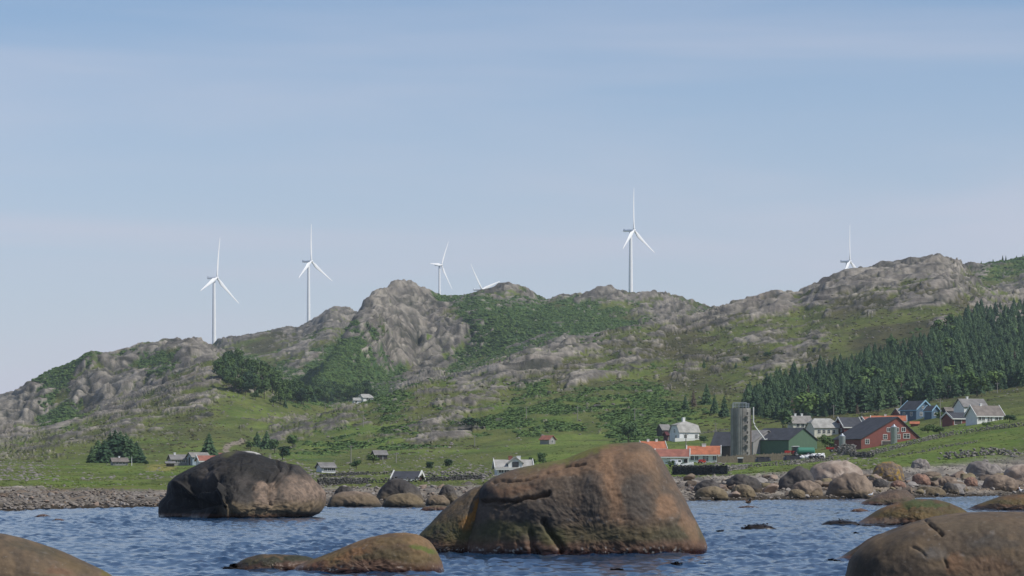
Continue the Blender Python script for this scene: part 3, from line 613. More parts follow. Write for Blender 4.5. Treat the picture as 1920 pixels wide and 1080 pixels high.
boulder('boulder', 'low weed-covered rock with mussel shells at the right edge', 957,
    [(1808,957),(1825,950),(1850,940),(1875,931),(1905,926),(1940,926),(1980,935),(2010,957)], (1900,950), 2.4, 251, col_weed, rough_amp=0.03, res=(180, 50), lump=0.3, paints=[(1870,953,80,4,0,(.018,.013,.01),.9)])
for lab, br, ol, ce, cf, sd_ in [
    ('small pale rock awash near the left shore', 969, [(62,970),(72,965),(84,964),(94,967),(100,970)], (80,969), col_tan, 261),
    ('small dark rock awash beside the pale one near the left shore', 978, [(95,978),(104,972),(116,973),(128,978)], (112,977), col_low, 262),
    ('flat yellowish rock awash left of the huge boulder', 958, [(786,958),(795,950),(815,947),(835,948),(850,958)], (818,957), col_tan, 263),
    ('tiny flat rock under the standing seabird', 952, [(1378,952),(1392,949),(1404,948),(1416,950),(1430,952)], (1404,952), col_low, 264),
    ('small flat speckled rock left of the weed-capped rock', 960, [(1590,960),(1602,954),(1615,953),(1628,957),(1634,960)], (1612,959), col_tan, 265)]:
    boulder('rock', lab, br, ol, ce, 0.5, sd_, cf, res=(60, 16), rough_amp=0.05, lump=0.4, cat='rock')
# boulders standing along the far shore, each with its own outline
def col_shore(lite, dark, lich=None):
    def f(flat, q, cols, rows_, h, hh, seed):
        n1 = fbm3(q * 3, seed + 11, 4, 0.6); n2 = fbm3(q * 9, seed + 13, 3, 0.65); n3 = fbm3(q * np.array([10, 10, 2.5]), seed + 15, 3)
        c = np.zeros_like(flat, dtype=np.float32) + np.array(dark, np.float32)
        c = ramp(c, lite, sstep(-.3, .3, n1 + .3 * n2)); c = ramp(c, np.array(dark) * 0.6, 0.5 * sstep(.05, .4, n3))
        if lich is not None: c = ramp(c, lich, sstep(-.05, .25, n2 + 0.5 * n1))
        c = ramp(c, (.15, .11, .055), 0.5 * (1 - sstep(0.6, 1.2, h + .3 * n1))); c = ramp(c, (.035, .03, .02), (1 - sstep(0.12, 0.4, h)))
        return c
    return f
PINK = col_shore((.38,.31,.25), (.25,.19,.15)); BRN = col_shore((.26,.195,.14), (.16,.12,.088)); DRK = col_shore((.085,.074,.064), (.045,.04,.037)); GRE = col_shore((.27,.24,.215), (.16,.14,.125)); YEL = col_shore((.22,.17,.12), (.15,.11,.08), (.32,.20,.03)); OCH = col_shore((.21,.165,.10), (.13,.10,.065)); RED = col_shore((.28,.16,.11), (.18,.11,.08))
def dome(l, r, top, base, peak=0.5, sq=2.3, n_=13):
    o_ = []
    for i in range(n_):
        t = i / (n_ - 1) * 2 - 1
        x = l + (r - l) * (peak + (t * (1 - peak) if t > 0 else t * peak))
        o_.append((x, base - (base - top) * max(0.0, 1 - abs(t) ** sq) ** (1 / sq)))
    return o_
SHB = [ # left, right, top, base, peak, colour, label
 (1508,1622,862,908,.62,PINK,'large pale pinkish boulder, highest of the right shore pile'),
 (1546,1640,887,934,.60,BRN,'large rounded brown boulder at the water in front of the pale pinkish one'),
 (1455,1532,874,922,.62,DRK,'blackish angular boulder left of the pale pinkish boulder'),
 (1632,1697,866,900,.55,YEL,'boulder covered in orange-yellow lichen on the right shore'),
 (1707,1745,860,878,.5,GRE,'lone grey boulder standing on the green meadow'),
 (1806,1882,865,894,.35,GRE,'grey and pink boulder with dark left side on the right shore'),
 (1876,1960,870,906,.5,PINK,'pale boulder with orange stains at the right edge of the shore'),
 (1355,1432,889,920,.45,DRK,'dark flat-topped boulder right of the huge boulder'),
 (1296,1356,898,926,.6,DRK,'dark grey boulder close to the right flank of the huge boulder'),
 (1300,1368,912,934,.5,OCH,'low olive-brown boulder at the water right of the huge boulder'),
 (1368,1420,908,932,.4,OCH,'olive rounded boulder at the water below the dark flat-topped boulder'),
 (1478,1545,901,931,.5,BRN,'olive-brown rounded boulder below the blackish angular boulder'),
 (1476,1512,916,934,.5,OCH,'small light brown boulder at the water below the olive-brown one'),
 (1838,1912,890,918,.5,BRN,'grey-brown domed boulder below the grey and pink boulder'),
 (1708,1748,888,908,.3,RED,'split reddish-brown boulder in the right shore pile'),
 (1750,1800,893,912,.5,BRN,'brown boulder right of the split reddish one'),
 (1668,1700,901,914,.5,RED,'low pink-red boulder in front of the lichen-covered boulder'),
 (1764,1800,904,924,.4,DRK,'dark pointed boulder at the water on the right shore'),
 (1726,1776,913,930,.45,OCH,'long ochre boulder at the water edge, right shore'),
 (1632,1668,897,914,.5,DRK,'dark gap-filling boulder left of the pink-red boulder'),
 (1805,1835,894,910,.5,RED,'small orange-brown boulder under the grey and pink boulder'),
 (702,797,898,940,.45,DRK,'dark peaked boulder with pale right side between the two great boulders'),
 (622,672,910,943,.45,DRK,'dark boulder streaked white by birds right of the near-black boulder'),
 (610,716,921,951,.5,BRN,'low brown boulder at the water below the white-streaked one'),
 (713,800,924,952,.55,OCH,'low ochre boulder at the water below the dark peaked boulder'),
 (818,862,908,945,.45,DRK,'grey conical boulder left of the tilted slab'),
 (796,846,928,950,.5,BRN,'low brown boulder in front of the grey conical boulder'),
 (209,0,0,0,0,None,'')]
for i, (l_, r_, t_, b_, pk, cf, lab) in enumerate(SHB):
    if cf is None: continue
    g = at((l_ + r_) / 2, b_ + 1.0)
    if g is None or g.y > 900: 
        g = Vector((0, water_depth(b_), 0)); 
    dep = g.y
    if b_ > 929: dep = min(dep, water_depth(max(b_, 906)))
    wd_ = (r_ - l_) * dep / F
    ol = dome(l_, r_, t_, b_ + 2, pk, 2.3 if cf is not DRK else 1.8)
    jr = random.Random(i)
    ol = [(x + jr.uniform(-.02, .02) * (r_ - l_), y + jr.uniform(-.06, .06) * (b_ - t_) * (0 < k_ < 12)) for k_, (x, y) in enumerate(ol)]
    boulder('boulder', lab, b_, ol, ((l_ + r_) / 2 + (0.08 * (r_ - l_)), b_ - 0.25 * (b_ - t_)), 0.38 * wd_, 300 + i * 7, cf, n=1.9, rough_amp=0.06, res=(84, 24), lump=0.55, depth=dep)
# the many smaller stones of the beach: individuals share a few meshes
def stone_mesh(seed, sub=3, amp=0.32):
    bm = bmesh.new(); bmesh.ops.create_icosphere(bm, subdivisions=sub, radius=1.0)
    v = np.array([x.co for x in bm.verts]); d_ = 1 + amp * fbm3(v * 1.1, seed, 2) + 0.12 * (np.abs(perlin3(v * 2.2, seed + 5)) - 0.2)
    rs = np.random.RandomState(seed)
    for _ in range(8):                                     # shear off a few facets
        nrm = rs.normal(size=3); nrm /= np.linalg.norm(nrm); lim = rs.uniform(0.38, 0.72)
        pr = (v * d_[:, None]) @ nrm; over = np.maximum(pr - lim, 0); 
        v2 = v * d_[:, None] - 0.97 * over[:, None] * nrm; d_ = np.linalg.norm(v2, axis=1); v = v2 / d_[:, None]
    p = v * d_[:, None] * np.array([1, .85, .7])
    for x, c in zip(bm.verts, p): x.co = c
    for f in bm.faces: f.smooth = True
    me = bpy.data.meshes.new('stone'); bm.to_mesh(me); bm.free(); return me
STONE = [stone_mesh(400 + i) for i in range(6)]
SM = [mat('stone_' + nm, c, rough=0.85, nscale=3.0, namt=0.35, bump=(9.0, 0.5, 0.05)) for nm, c in [('grey', (.27,.245,.22)), ('brown', (.19,.145,.105)), ('dark', (.085,.075,.065)), ('pink', (.30,.225,.175)), ('ochre', (.21,.17,.10))]]
STV = []
for me in STONE:
    for m_ in SM:
        c = me.copy(); c.materials.clear(); c.materials.append(m_); STV.append(c)
rs = random.Random(12)
n_st = 0
def beach_stone(col, row, wpx, hpx, nm='stone', lab=None, grp=None, cat='stone', mi=None):
    g = at(col, row)
    if g is None or g.y > 760: return
    mi = mi if mi is not None else rs.choice([0, 0, 1, 1, 2, 3, 4])
    lab = lab.replace('COLOUR', ['grey', 'brown', 'dark', 'pinkish', 'ochre'][mi])
    if 1290 < col: lab += ', near the huge boulder' if col < 1460 else ', below the pale pinkish boulder' if col < 1680 else ', towards the right edge'
    elif col < 400: lab += ', at the far left' if col < 150 else ', towards the near-black boulder'
    o = link(nm, STV[rs.randrange(len(STONE)) * len(SM) + mi], None, None, lab, cat, grp)
    k = g.y / F
    o.location = g + Vector((0, 0, 0.15 * hpx * k)); o.scale = (wpx / 2 * k, wpx / 2 * k * rs.uniform(.8, 1.2), hpx / 1.3 * k)
    o.rotation_euler = (rs.uniform(-.2, .2), rs.uniform(-.2, .2), rs.uniform(0, 6.28))
for _ in range(120):
    c = rs.uniform(1290, 1925); t = (c - 1290) / 630
    r = rs.uniform(900 - 12 * t, 936 - 8 * t)
    w_ = rs.choice([10, 14, 18, 24, 32]); beach_stone(c, r, w_, w_ * rs.uniform(.4, .65), 'stone', 'small COLOUR stone on the right shore', 'stones of the right shore')
for _ in range(46):
    c = rs.uniform(1295, 1925); t = (c - 1290) / 630
    r = rs.uniform(906 - 16 * t, 930 - 8 * t)
    w_ = rs.uniform(24, 46); beach_stone(c, r, w_, w_ * rs.uniform(.4, .6), 'boulder', 'middling COLOUR boulder in the right shore pile', 'middling boulders of the right shore', 'boulder', mi=rs.choice([0, 0, 1, 3, 3, 4]))
for _ in range(60):
    c = rs.uniform(600, 880); r = rs.uniform(912, 947)
    w_ = rs.choice([9, 12, 16, 22]); beach_stone(c, r, w_, w_ * rs.uniform(.4, .65), 'stone', 'small COLOUR stone on the shore between the two great boulders', 'stones of the middle shore')
for _ in range(110):
    c = rs.uniform(-5, 310); r = rs.uniform(925, 955 - 0.02 * c)
    w_ = rs.choice([6, 8, 10, 14]); beach_stone(c, r, w_, w_ * rs.uniform(.45, .75), 'stone', 'small rough COLOUR stone on the left shore', 'stones of the left shore', mi=rs.choice([0, 0, 2, 3, 1]))
# ------------------------------------------------------------------ mesh builder
class MB:
    def __init__(s): s.v = []; s.f = []
    def poly(s, pts):
        i = len(s.v); s.v += [tuple(p) for p in pts]; s.f.append(tuple(range(i, i + len(pts)))); return s
    def box(s, x0, x1, y0, y1, z0, z1):
        i = len(s.v)
        s.v += [(x, y, z) for z in (z0, z1) for y in (y0, y1) for x in (x0, x1)]
        s.f += [tuple(i + k for k in q) for q in ((0,2,3,1),(4,5,7,6),(0,1,5,4),(2,6,7,3),(0,4,6,2),(1,3,7,5))]; return s
    def bar(s, a, b, r, n=6, r2=None):
        a = Vector(a); b = Vector(b); r2 = r if r2 is None else r2
        d = (b - a).normalized(); u = d.orthogonal().normalized(); w = d.cross(u); i = len(s.v)
        for p, rr in ((a, r), (b, r2)):
            s.v += [tuple(p + u * math.cos(2 * math.pi * k / n) * rr + w * math.sin(2 * math.pi * k / n) * rr) for k in range(n)]
        s.f += [(i + k, i + (k + 1) % n, i + n + (k + 1) % n, i + n + k) for k in range(n)]
        s.f += [tuple(i + k for k in reversed(range(n))), tuple(i + n + k for k in range(n))]; return s
    def loft(s, rings, cap=True):
        n = len(rings[0]); i = len(s.v)
        for r in rings: s.v += [tuple(p) for p in r]
        for a in range(len(rings) - 1):
            for k in range(n): s.f.append((i + a * n + k, i + a * n + (k + 1) % n, i + (a + 1) * n + (k + 1) % n, i + (a + 1) * n + k))
        if cap: s.f.append(tuple(i + k for k in reversed(range(n)))); s.f.append(tuple(i + (len(rings) - 1) * n + k for k in range(n)))
        return s
    def lathe(s, prof, n=24, c=(0, 0), cap=True):
        return s.loft([[(c[0] + r * math.cos(2 * math.pi * k / n), c[1] + r * math.sin(2 * math.pi * k / n), z) for k in range(n)] for r, z in prof], cap)
    def build(s, name, m, parent=None, smooth=False, **kw):
        me = bpy.data.meshes.new(name); me.from_pydata(s.v, [], s.f); me.update()
        b_ = bmesh.new(); b_.from_mesh(me); bmesh.ops.recalc_face_normals(b_, faces=b_.faces); b_.to_mesh(me); b_.free()
        if smooth:
            me.polygons.foreach_set('use_smooth', [True] * len(me.polygons))
            try: me.set_sharp_from_angle(angle=math.radians(40))
            except Exception: pass
        return link(name, me, m, parent, **kw)

# ------------------------------------------------------------------ wind turbines
m_turb = mat('turbine_white', (.88,.88,.87), rough=0.45, spec=0.4, nscale=0.2, namt=0.03)
m_turbg = mat('turbine_grey', (.55,.56,.57), rough=0.5)
def blade_mesh():
    mb = MB(); rings = []
    for t, ch, th, tw in [(0,.95,.95,0),(.03,.95,.95,0),(.08,1.1,.85,10),(.15,1.6,.62,14),(.21,1.75,.50,12),(.32,1.5,.38,9),(.5,1.1,.26,5),(.7,.78,.18,2.5),(.88,.5,.11,1),(.96,.34,.07,0),(1.0,.10,.03,0)]:
        a = math.radians(tw); ring = []
        for k in range(14):
            p = 2 * math.pi * k / 14; ch_ = ch * 1.3; x = math.cos(p) * ch_ + (ch - .95) * 0.5 * (1 if ch > .95 else 0.4); y = math.sin(p) * th
            ring.append((x * math.cos(a) - y * math.sin(a), x * math.sin(a) + y * math.cos(a) - 1.6 * t * t, 1.3 + t * 43.7))
        rings.append(ring)
    mb.loft(rings); me = bpy.data.meshes.new('blade'); me.from_pydata(mb.v, [], mb.f); me.update()
    b_ = bmesh.new(); b_.from_mesh(me); bmesh.ops.recalc_face_normals(b_, faces=b_.faces); b_.to_mesh(me); b_.free()
    me.polygons.foreach_set('use_smooth', [True] * len(me.polygons)); me.materials.append(m_turb); return me
BLADE = blade_mesh()
def turbine(col, row, Lpx, phi, label, yaw=62.0):
    D = 45.0 * F / Lpx; hub = P(col, row, D)
    fwd = Vector((math.sin(math.radians(yaw)), -math.cos(math.radians(yaw)), 0))
    tx, ty = hub.x - fwd.x * 4.0, hub.y - fwd.y * 4.0
    g = ground(tx, ty); hh = hub.z - g + 1.0
    t = thing('wind_turbine', (tx, ty, g - 1.0), label, 'wind turbine', 'wind turbines along the skyline', rz=math.radians(yaw))
    # local frame: rotor looks along -y
    mb = MB(); mb.lathe([(2.45, 0), (2.3, hh * .3), (1.95, hh * .65), (1.5, hh - 2.0)], 28); mb.build('tower', m_turb, t, True)
    mb = MB()
    secs = [(-2.2, 1.2, 1.15), (-1.2, 1.3, 1.25), (2, 1.35, 1.25), (6.8, 1.25, 1.1), (8.4, 1.0, .85)]
    mb.loft([[(w_ * (abs(math.cos(a)) ** .9) * math.copysign(1, math.cos(a)), y, hh + h_ * (abs(math.sin(a)) ** .9) * math.copysign(1, math.sin(a)) - 0.1) for a in [2 * math.pi * (k + .5) / 16 for k in range(16)]] for y, w_, h_ in secs])
    nac = mb.build('nacelle', m_turb, t, True)
    MB().box(-1.0, 1.0, 7.4, 8.2, hh + .75, hh + 1.9).build('cooler', m_turb, nac)
    MB().lathe([(1.6, hh - 2.9), (1.6, hh - 1.6)], 20).build('yaw_collar', m_turbg, t)
    mb = MB(); mb.loft([[(r * math.cos(2 * math.pi * k / 20), y, hh + r * math.sin(2 * math.pi * k / 20)) for k in range(20)] for y, r in [(-2.2, 1.5), (-3.2, 1.65), (-4.6, 1.55), (-5.5, 1.05), (-5.9, .3)]])
    hb = mb.build('hub', m_turb, t, True)
    for k in range(3):
        bo = link('blade', BLADE, None, t)
        bo.matrix_local = Matrix.Translation((0, -3.9, hh)) @ Matrix.Rotation(math.radians(-5), 4, 'X') @ Matrix.Rotation(math.radians(phi + 120 * k), 4, 'Y') @ Matrix.Rotation(math.radians(3.0), 4, 'X')
    return t
turbine(407, 521, 77, 8, 'white wind turbine farthest left, above the left rock hill')
turbine(584, 490, 71, 0, 'white wind turbine second from left, above the far ridge')
turbine(828, 497, 53, 30, 'white wind turbine with short visible tower behind the middle hill')
turbine(904, 543, 66, -46, 'wind turbine of which only two blades show over the middle hill')
turbine(1189, 432, 80, 0, 'tallest white wind turbine, right of the middle hill top')
turbine(1594, 490, 70, 0, 'wind turbine half hidden behind the right-hand knoll')

# ------------------------------------------------------------------ houses
m_glass = mat('window_glass', (.03,.035,.04), rough=0.12, spec=0.6)
m_trim = mat('white_trim', (.66,.66,.63), rough=0.6)
def wallmat(n, c): return mat('wall_' + n, c, rough=0.75, nscale=1.2, namt=0.10, bump=(6.0, .25, .02))
def roofmat(n, c, rough=0.8): return mat('roof_' + n, c, rough=rough, nscale=0.7, namt=0.36, bump=(5.0, .6, .06))
WH = wallmat('white', (.76,.76,.74)); CR = wallmat('cream', (.66,.63,.52)); RD = wallmat('red', (.21,.070,.056)); DR = wallmat('dark_red', (.10,.03,.032)); GN_ = wallmat('green', (.090,.150,.098)); DG = wallmat('dark_green', (.075,.155,.080)); BL = wallmat('blue', (.085,.14,.20)); GW = wallmat('weathered', (.27,.26,.25)); DW = wallmat('dark_wood', (.07,.06,.055)); BG = wallmat('blue_grey', (.30,.36,.42))
RG = roofmat('light_grey', (.36,.35,.32)); RM = roofmat('mid_grey', (.21,.20,.19)); RS = roofmat('slate', (.055,.058,.068)); RO = roofmat('orange_tile', (.42,.145,.075)); RT = roofmat('old_red_tile', (.30,.125,.09)); RB = roofmat('brown_grey', (.19,.165,.145)); RBL = roofmat('grey_tile', (.25,.235,.215))
def house(label, col, row, lpx, gpx, wpx, rpx, yaw, wm, rm, kind='gable', win=(), door=(), chim=(), W=None, L=None, over=0.35, hip=0.0, ridge=0.5, trim=False, cat='house', name='house', sink=1.2, depth=None, end_wm=None, dormer=None, trim_m=None):
    """lpx/gpx: long wall and end wall as they show in the photo; yaw > 0 turns the front to the right, showing the left end"""
    g = at(col, row) if depth is None else at_d(col, depth)
    k = F / g.y; a = math.radians(yaw)
    L = L or lpx / (k * max(math.cos(a), .2)); W = W or gpx / (k * max(abs(math.sin(a)), .2))
    h = wpx / k; rh = rpx / k
    z_base = CAM_H + (HOR - row) / F * g.y
    t = thing(name, (g.x, g.y + 0.35 * W, z_base), label, cat, None, rz=a)
    x0, x1, y0, y1 = -L / 2, L / 2, -W / 2, W / 2
    yr = y0 + W * ridge
    prof = [(y0, h), (yr, h + rh), (y1, h)] if kind != 'gambrel' else [(y0, h), (y0 + .22 * W, h + .62 * rh), (yr, h + rh), (y1 - .22 * W, h + .62 * rh), (y1, h)]
    hp = hip * rh * 1.2
    def ins(i): return hp if i == len(prof) // 2 else 0.0
    # walls with gables, set just under the roof
    mb = MB()
    for sgn in (-1, 1):
        pts = [(sgn * L / 2, y0, -sink)] + [(sgn * (L / 2), y, z - 0.03) for i, (y, z) in enumerate(prof) if not (hp and i == len(prof) // 2)] + [(sgn * L / 2, y1, -sink)]
        if hp and kind != 'gambrel':
            zc_ = h + rh * 0.55; f_ = 0.55
            pts = [(sgn * L / 2, y0, -sink), (sgn * L / 2, y0, h - .03), (sgn * L / 2, y0 + (yr - y0) * f_, zc_ - .03), (sgn * L / 2, y1 - (y1 - yr) * f_, zc_ - .03), (sgn * L / 2, y1, h - .03), (sgn * L / 2, y1, -sink)]
        mb.poly(pts)
    mb.poly([(x0, y0, -sink), (x1, y0, -sink), (x1, y0, h - .03), (x0, y0, h - .03)]); mb.poly([(x0, y1, -sink), (x1, y1, -sink), (x1, y1, h - .03), (x0, y1, h - .03)])
    wall = mb.build('wall', wm, t)
    # roof: slab with thickness and overhang
    th = 0.16; o2 = over
    def slab(pa, pb, ia, ib):
        (ya, za), (yb, zb) = pa, pb
        A = [(x0 - o2 + ia, ya, za), (x1 + o2 - ia, ya, za), (x1 + o2 - ib, yb, zb), (x0 - o2 + ib, yb, zb)]
        n_ = (Vector(A[1]) - Vector(A[0])).cross(Vector(A[3]) - Vector(A[0])).normalized()
        if n_.z < 0: n_ = -n_
        T = [tuple(Vector(p) + n_ * th) for p in A]
        return A, T
    mb = MB()
    pr = list(prof)
    d0 = Vector((0, pr[0][0] - pr[1][0], pr[0][1] - pr[1][1])).normalized() * over; pr[0] = (pr[0][0] + d0.y, pr[0][1] + d0.z)
    d1 = Vector((0, pr[-1][0] - pr[-2][0], pr[-1][1] - pr[-2][1])).normalized() * over; pr[-1] = (pr[-1][0] + d1.y, pr[-1][1] + d1.z)
    m_ = len(pr) // 2
    fh = 0.55
    if hp and kind != 'gambrel':       # half hip: split each slope at the height where the hip starts
        pl = (pr[0][0] + (pr[1][0] - pr[0][0]) * fh, pr[0][1] + (pr[1][1] - pr[0][1]) * fh); pq = (pr[2][0] + (pr[1][0] - pr[2][0]) * fh, pr[2][1] + (pr[1][1] - pr[2][1]) * fh)
        pr = [pr[0], pl, pr[1], pq, pr[2]]; m_ = 2
    for i in range(len(pr) - 1):
        A, T = slab(pr[i], pr[i + 1], hp if i == m_ else 0, hp if i + 1 == m_ else 0)
        for q in (A, T, [A[0], A[1], T[1], T[0]], [A[1], A[2], T[2], T[1]], [A[2], A[3], T[3], T[2]], [A[3], A[0], T[0], T[3]]): mb.poly(q)
    if hp:
        for sgn in (-1, 1):
            xe = sgn * (L / 2 + o2); xi = sgn * (L / 2 + o2 - hp); up = th
            mb.poly([(xe, pr[m_ - 1][0], pr[m_ - 1][1] + up), (xe, pr[m_ + 1][0], pr[m_ + 1][1] + up), (xi, pr[m_][0], pr[m_][1] + up)])
            mb.poly([(xe, pr[m_ - 1][0], pr[m_ - 1][1]), (xe, pr[m_ + 1][0], pr[m_ + 1][1]), (xe, pr[m_ + 1][0], pr[m_ + 1][1] + up), (xe, pr[m_ - 1][0], pr[m_ - 1][1] + up)])
    roof = mb.build('roof', rm, t)
    if trim:                         # barge boards
        for sgn in (-1, 1):
            for (a0, a1) in ((0, m_), (m_, len(pr) - 1)):
                b_ = MB(); xx = sgn * (L / 2 + o2); x_lo, x_hi = sorted((xx, xx + sgn * .14))
                p0, p1 = pr[a0], pr[a1]
                for q in ([(x_lo, p0[0], p0[1] - .12), (x_lo, p1[0], p1[1] - .12), (x_lo, p1[0], p1[1] + .34), (x_lo, p0[0], p0[1] + .34)],): 
                    q2 = [(x_hi, y, z) for (_, y, z) in q]
                    b_.poly(q); b_.poly(q2)
                    for j in range(4): b_.poly([q[j], q[(j + 1) % 4], q2[(j + 1) % 4], q2[j]])
                b_.build('bargeboard', trim_m or m_trim, roof)
        MB().box(x0 - o2, x1 + o2, pr[0][0] - .1, pr[0][0] - .02, pr[0][1] - .18, pr[0][1] + .1).build('fascia', trim_m or m_trim, roof)
    for c_ in chim:                   # (fraction along ridge, size)
        xx = x0 + L * c_[0]; s_ = c_[1]
        MB().box(xx - s_ / 2, xx + s_ / 2, yr - s_ / 2, yr + s_ / 2, h + rh - .5, h + rh + (c_[2] if len(c_) > 2 else 0.8)).box(xx - s_ / 2 - .06, xx + s_ / 2 + .06, yr - s_ / 2 - .06, yr + s_ / 2 + .06, h + rh + (c_[2] if len(c_) > 2 else .8), h + rh + (c_[2] if len(c_) > 2 else .8) + .12).build('chimney', c_[3] if len(c_) > 3 else WH, roof)
    def opening(face, u, v, w_, hh_, is_door=False):
        # u along the wall 0..1, v sill height fraction of wall height (gables may exceed 1), sizes in metres
        m_f, m_p = MB(), MB()
        fw = min(.10, w_ * .12)
        def bx(mbx, a0, a1, b0, b1, d0_, d1_):
            if face == 'F': mbx.box(a0, a1, y0 - d1_, y0 - d0_, b0, b1)
            elif face == 'B': mbx.box(a0, a1, y1 + d0_, y1 + d1_, b0, b1)
            elif face == 'L': mbx.box(x0 - d1_, x0 - d0_, a0, a1, b0, b1)
            else: mbx.box(x1 + d0_, x1 + d1_, a0, a1, b0, b1)
        c0 = (x0 + L * u) if face in 'FB' else (y0 + W * u)
        z0 = h * v; a0, a1 = c0 - w_ / 2, c0 + w_ / 2
        bx(m_f, a0 - fw, a0, z0 - fw, z0 + hh_ + fw, .005, .07); bx(m_f, a1, a1 + fw, z0 - fw, z0 + hh_ + fw, .005, .07)
        bx(m_f, a0, a1, z0 + hh_, z0 + hh_ + fw, .005, .07); bx(m_f, a0, a1, z0 - fw, z0, .005, .09)
        if not is_door:
            bx(m_f, c0 - .03, c0 + .03, z0, z0 + hh_, .022, .06)
            if hh_ > .9: bx(m_f, a0, a1, z0 + hh_ * .6 - .025, z0 + hh_ * .6 + .025, .022, .055)
        bx(m_p, a0, a1, z0, z0 + hh_, .004, .02)
        if is_door:
            dd = m_p.build('door', DW, t); m_f.build('door_frame', m_trim, dd)
        else:
            wn = m_f.build('window', m_trim, t); m_p.build('pane', m_glass, wn)
    for q in win: opening(*q)
    for q in door: opening(*q, is_door=True)
    if dormer:
        u, w_, dh = dormer; xx = x0 + L * u; zf = h + .1; yb = yr
        d_ = MB(); yf = y0 - .05
        d_.poly([(xx - w_/2, yf, h - .2), (xx + w_/2, yf, h - .2), (xx + w_/2, yf, h + dh), (xx, yf, h + dh + w_ * .38), (xx - w_/2, yf, h + dh)])
        for sg in (-1, 1): d_.poly([(xx + sg * w_/2, yf, h - .2), (xx + sg * w_/2, yb, h - .2), (xx + sg * w_/2, yb, h + dh), (xx + sg * w_/2, yf, h + dh)])
        dm = d_.build('dormer', wm, t)
        r_ = MB()
        for sg in (-1, 1):
            A = [(xx + sg * (w_/2 + .25), yf - .3, h + dh - .19), (xx, yf - .3, h + dh + w_ * .38), (xx, yb, h + dh + w_ * .38), (xx + sg * (w_/2 + .25), yb, h + dh - .19)]
            T = [(x, y, z + .16) for x, y, z in A]
            for q in (A, T, [A[0], A[1], T[1], T[0]], [A[1], A[2], T[2], T[1]], [A[2], A[3], T[3], T[2]], [A[3], A[0], T[0], T[3]]): r_.poly(q)
        r_.build('dormer_roof', rm, dm)
        f_ = MB(); f_.box(xx - .6, xx + .6, yf - .05, yf - .004, h + dh * .2, h + dh * .2 + 1.0); f_.build('dormer_window', m_glass, dm)
    return t
def wrow(face, us, v, w_, h_): return [(face, u, v, w_, h_) for u in us]
HS = {}
# right-hand farm
HS['white_gambrel'] = house('white house with light grey mansard roof, chimney and balcony', 1284, 826, 38, 17, 16, 20, 26, WH, RG, 'gambrel', hip=0.9, win=[('F',.3,.25,.9,1.1),('F',.85,.25,.8,1.2),('L',.5,.95,.8,1.0),('L',.35,.2,.8,1.0)], chim=[(.45,.8,1.1)])
house('small dark brown shed behind the white mansard house', 1245, 818, 16, 10, 12, 10, 30, DW, RM, win=[('F',.5,.3,.6,.6)], cat='shed', name='shed')
house('low dark red porch shed on the left of the white mansard house', 1252, 826, 9, 6, 10, 6, 20, DR, DR, cat='shed', name='shed', door=[('F',.5,0,.7,1.1)])
house('white cottage with bright orange roof half hidden behind the huge boulder', 1224, 849, 42, 9, 8, 13, 8, WH, RO, trim=True, chim=[(.3,.6,.6),(.68,.6,.6)], W=6.5)
house('long white wing with faded red tile roof, left half of the farm cottage', 1262, 870, 58, 9, 14, 13, -4, WH, RT, W=6.0, trim=True, win=wrow('F', [.38,.75,.9], .72, .7, .5) + [('F',.75,.18,.7,.9)], door=[('F',.93,0,.8,1.2)])
house('long white wing with bright red tile roof, right half of the farm cottage', 1321, 867, 57, 9, 15, 15, -4, WH, RO, W=6.5, trim=True, win=wrow('F', [.12,.27], .3, .7, .9) + wrow('F', [.52,.6], .15, .6, 1.4) + [('F',.85,.3,.7,.9)], chim=[(.5,.9,.5)])
house('dark lean-to barn with slate roof left of the concrete silo', 1362, 862, 34, 20, 26, 26, -18, DW, RS, cat='barn', name='barn', W=9.0, door=[('F',.3,0,2.0,2.6)])
house('green barn with slate roof and plain lit gable', 1472, 850, 66, 58, 25, 22, -46, GN_, RS, cat='barn', name='barn')
house('grey corrugated roof annex between concrete silo and green barn', 1425, 851, 30, 20, 22, 22, -46, GW, RBL, cat='barn', name='barn', W=11.5)
barn_t = house('long red barn with dark roof and windowed gable facing the sea', 1650, 836, 42, 118, 13, 41, -64, RD, RS, ridge=.60, cat='barn', name='barn', sink=3.0,
      win=[('R',.10,.30,1.0,1.0),('R',.40,1.0,1.0,1.0),('R',.62,1.05,.95,1.0),('R',.76,1.15,1.7,.95),('R',.46,2.05,.9,.9),('R',.60,2.05,.9,.9),('R',.71,2.1,1.0,.9)], door=[('R',.42,-.1,2.4,1.3)])
house('dark red house with half bare slate roof behind the red barn', 1592, 812, 36, 15, 12, 17, 22, DR, RS, trim=True, win=[('L',.5,.9,.9,1.0),('L',.3,.2,.8,.9)])
house('cream house with pale half-hipped roof right of the green barn', 1543, 818, 46, 12, 16, 17, 14, CR, RG, hip=.5, win=wrow('F', [.2,.4,.6,.8], .35, .8, 1.0), W=7.5)
house('pale house with two chimneys and grey roof behind the green barn', 1501, 803, 36, 8, 9, 14, 10, CR, RBL, win=wrow('F', [.25,.5,.75], .25, .9, .9), chim=[(.25,.6,.7),(.6,.6,.7)], W=7.0)
house('house with bright orange roof behind the red barn ridge', 1668, 800, 62, 9, 10, 10, -6, WH, RO, trim=True, W=7.0, chim=[(.4,.6,.5)])
house('low house with red tile roof and white gable left of the orange roof', 1632, 801, 26, 8, 8, 11, 18, WH, RT, trim=True, W=6.5)
house('navy blue house with slate roof and light blue trim', 1720, 786, 26, 34, 18, 16, -55, BL, RS, trim=True, trim_m=wallmat('light_blue', (.25,.42,.55)), win=[('F',.25,.35,.8,1.0),('F',.7,.35,.8,1.0),('R',.3,.35,.9,1.0),('R',.4,1.1,.6,.6)], door=[('R',.75,0.1,1.4,2.0)])
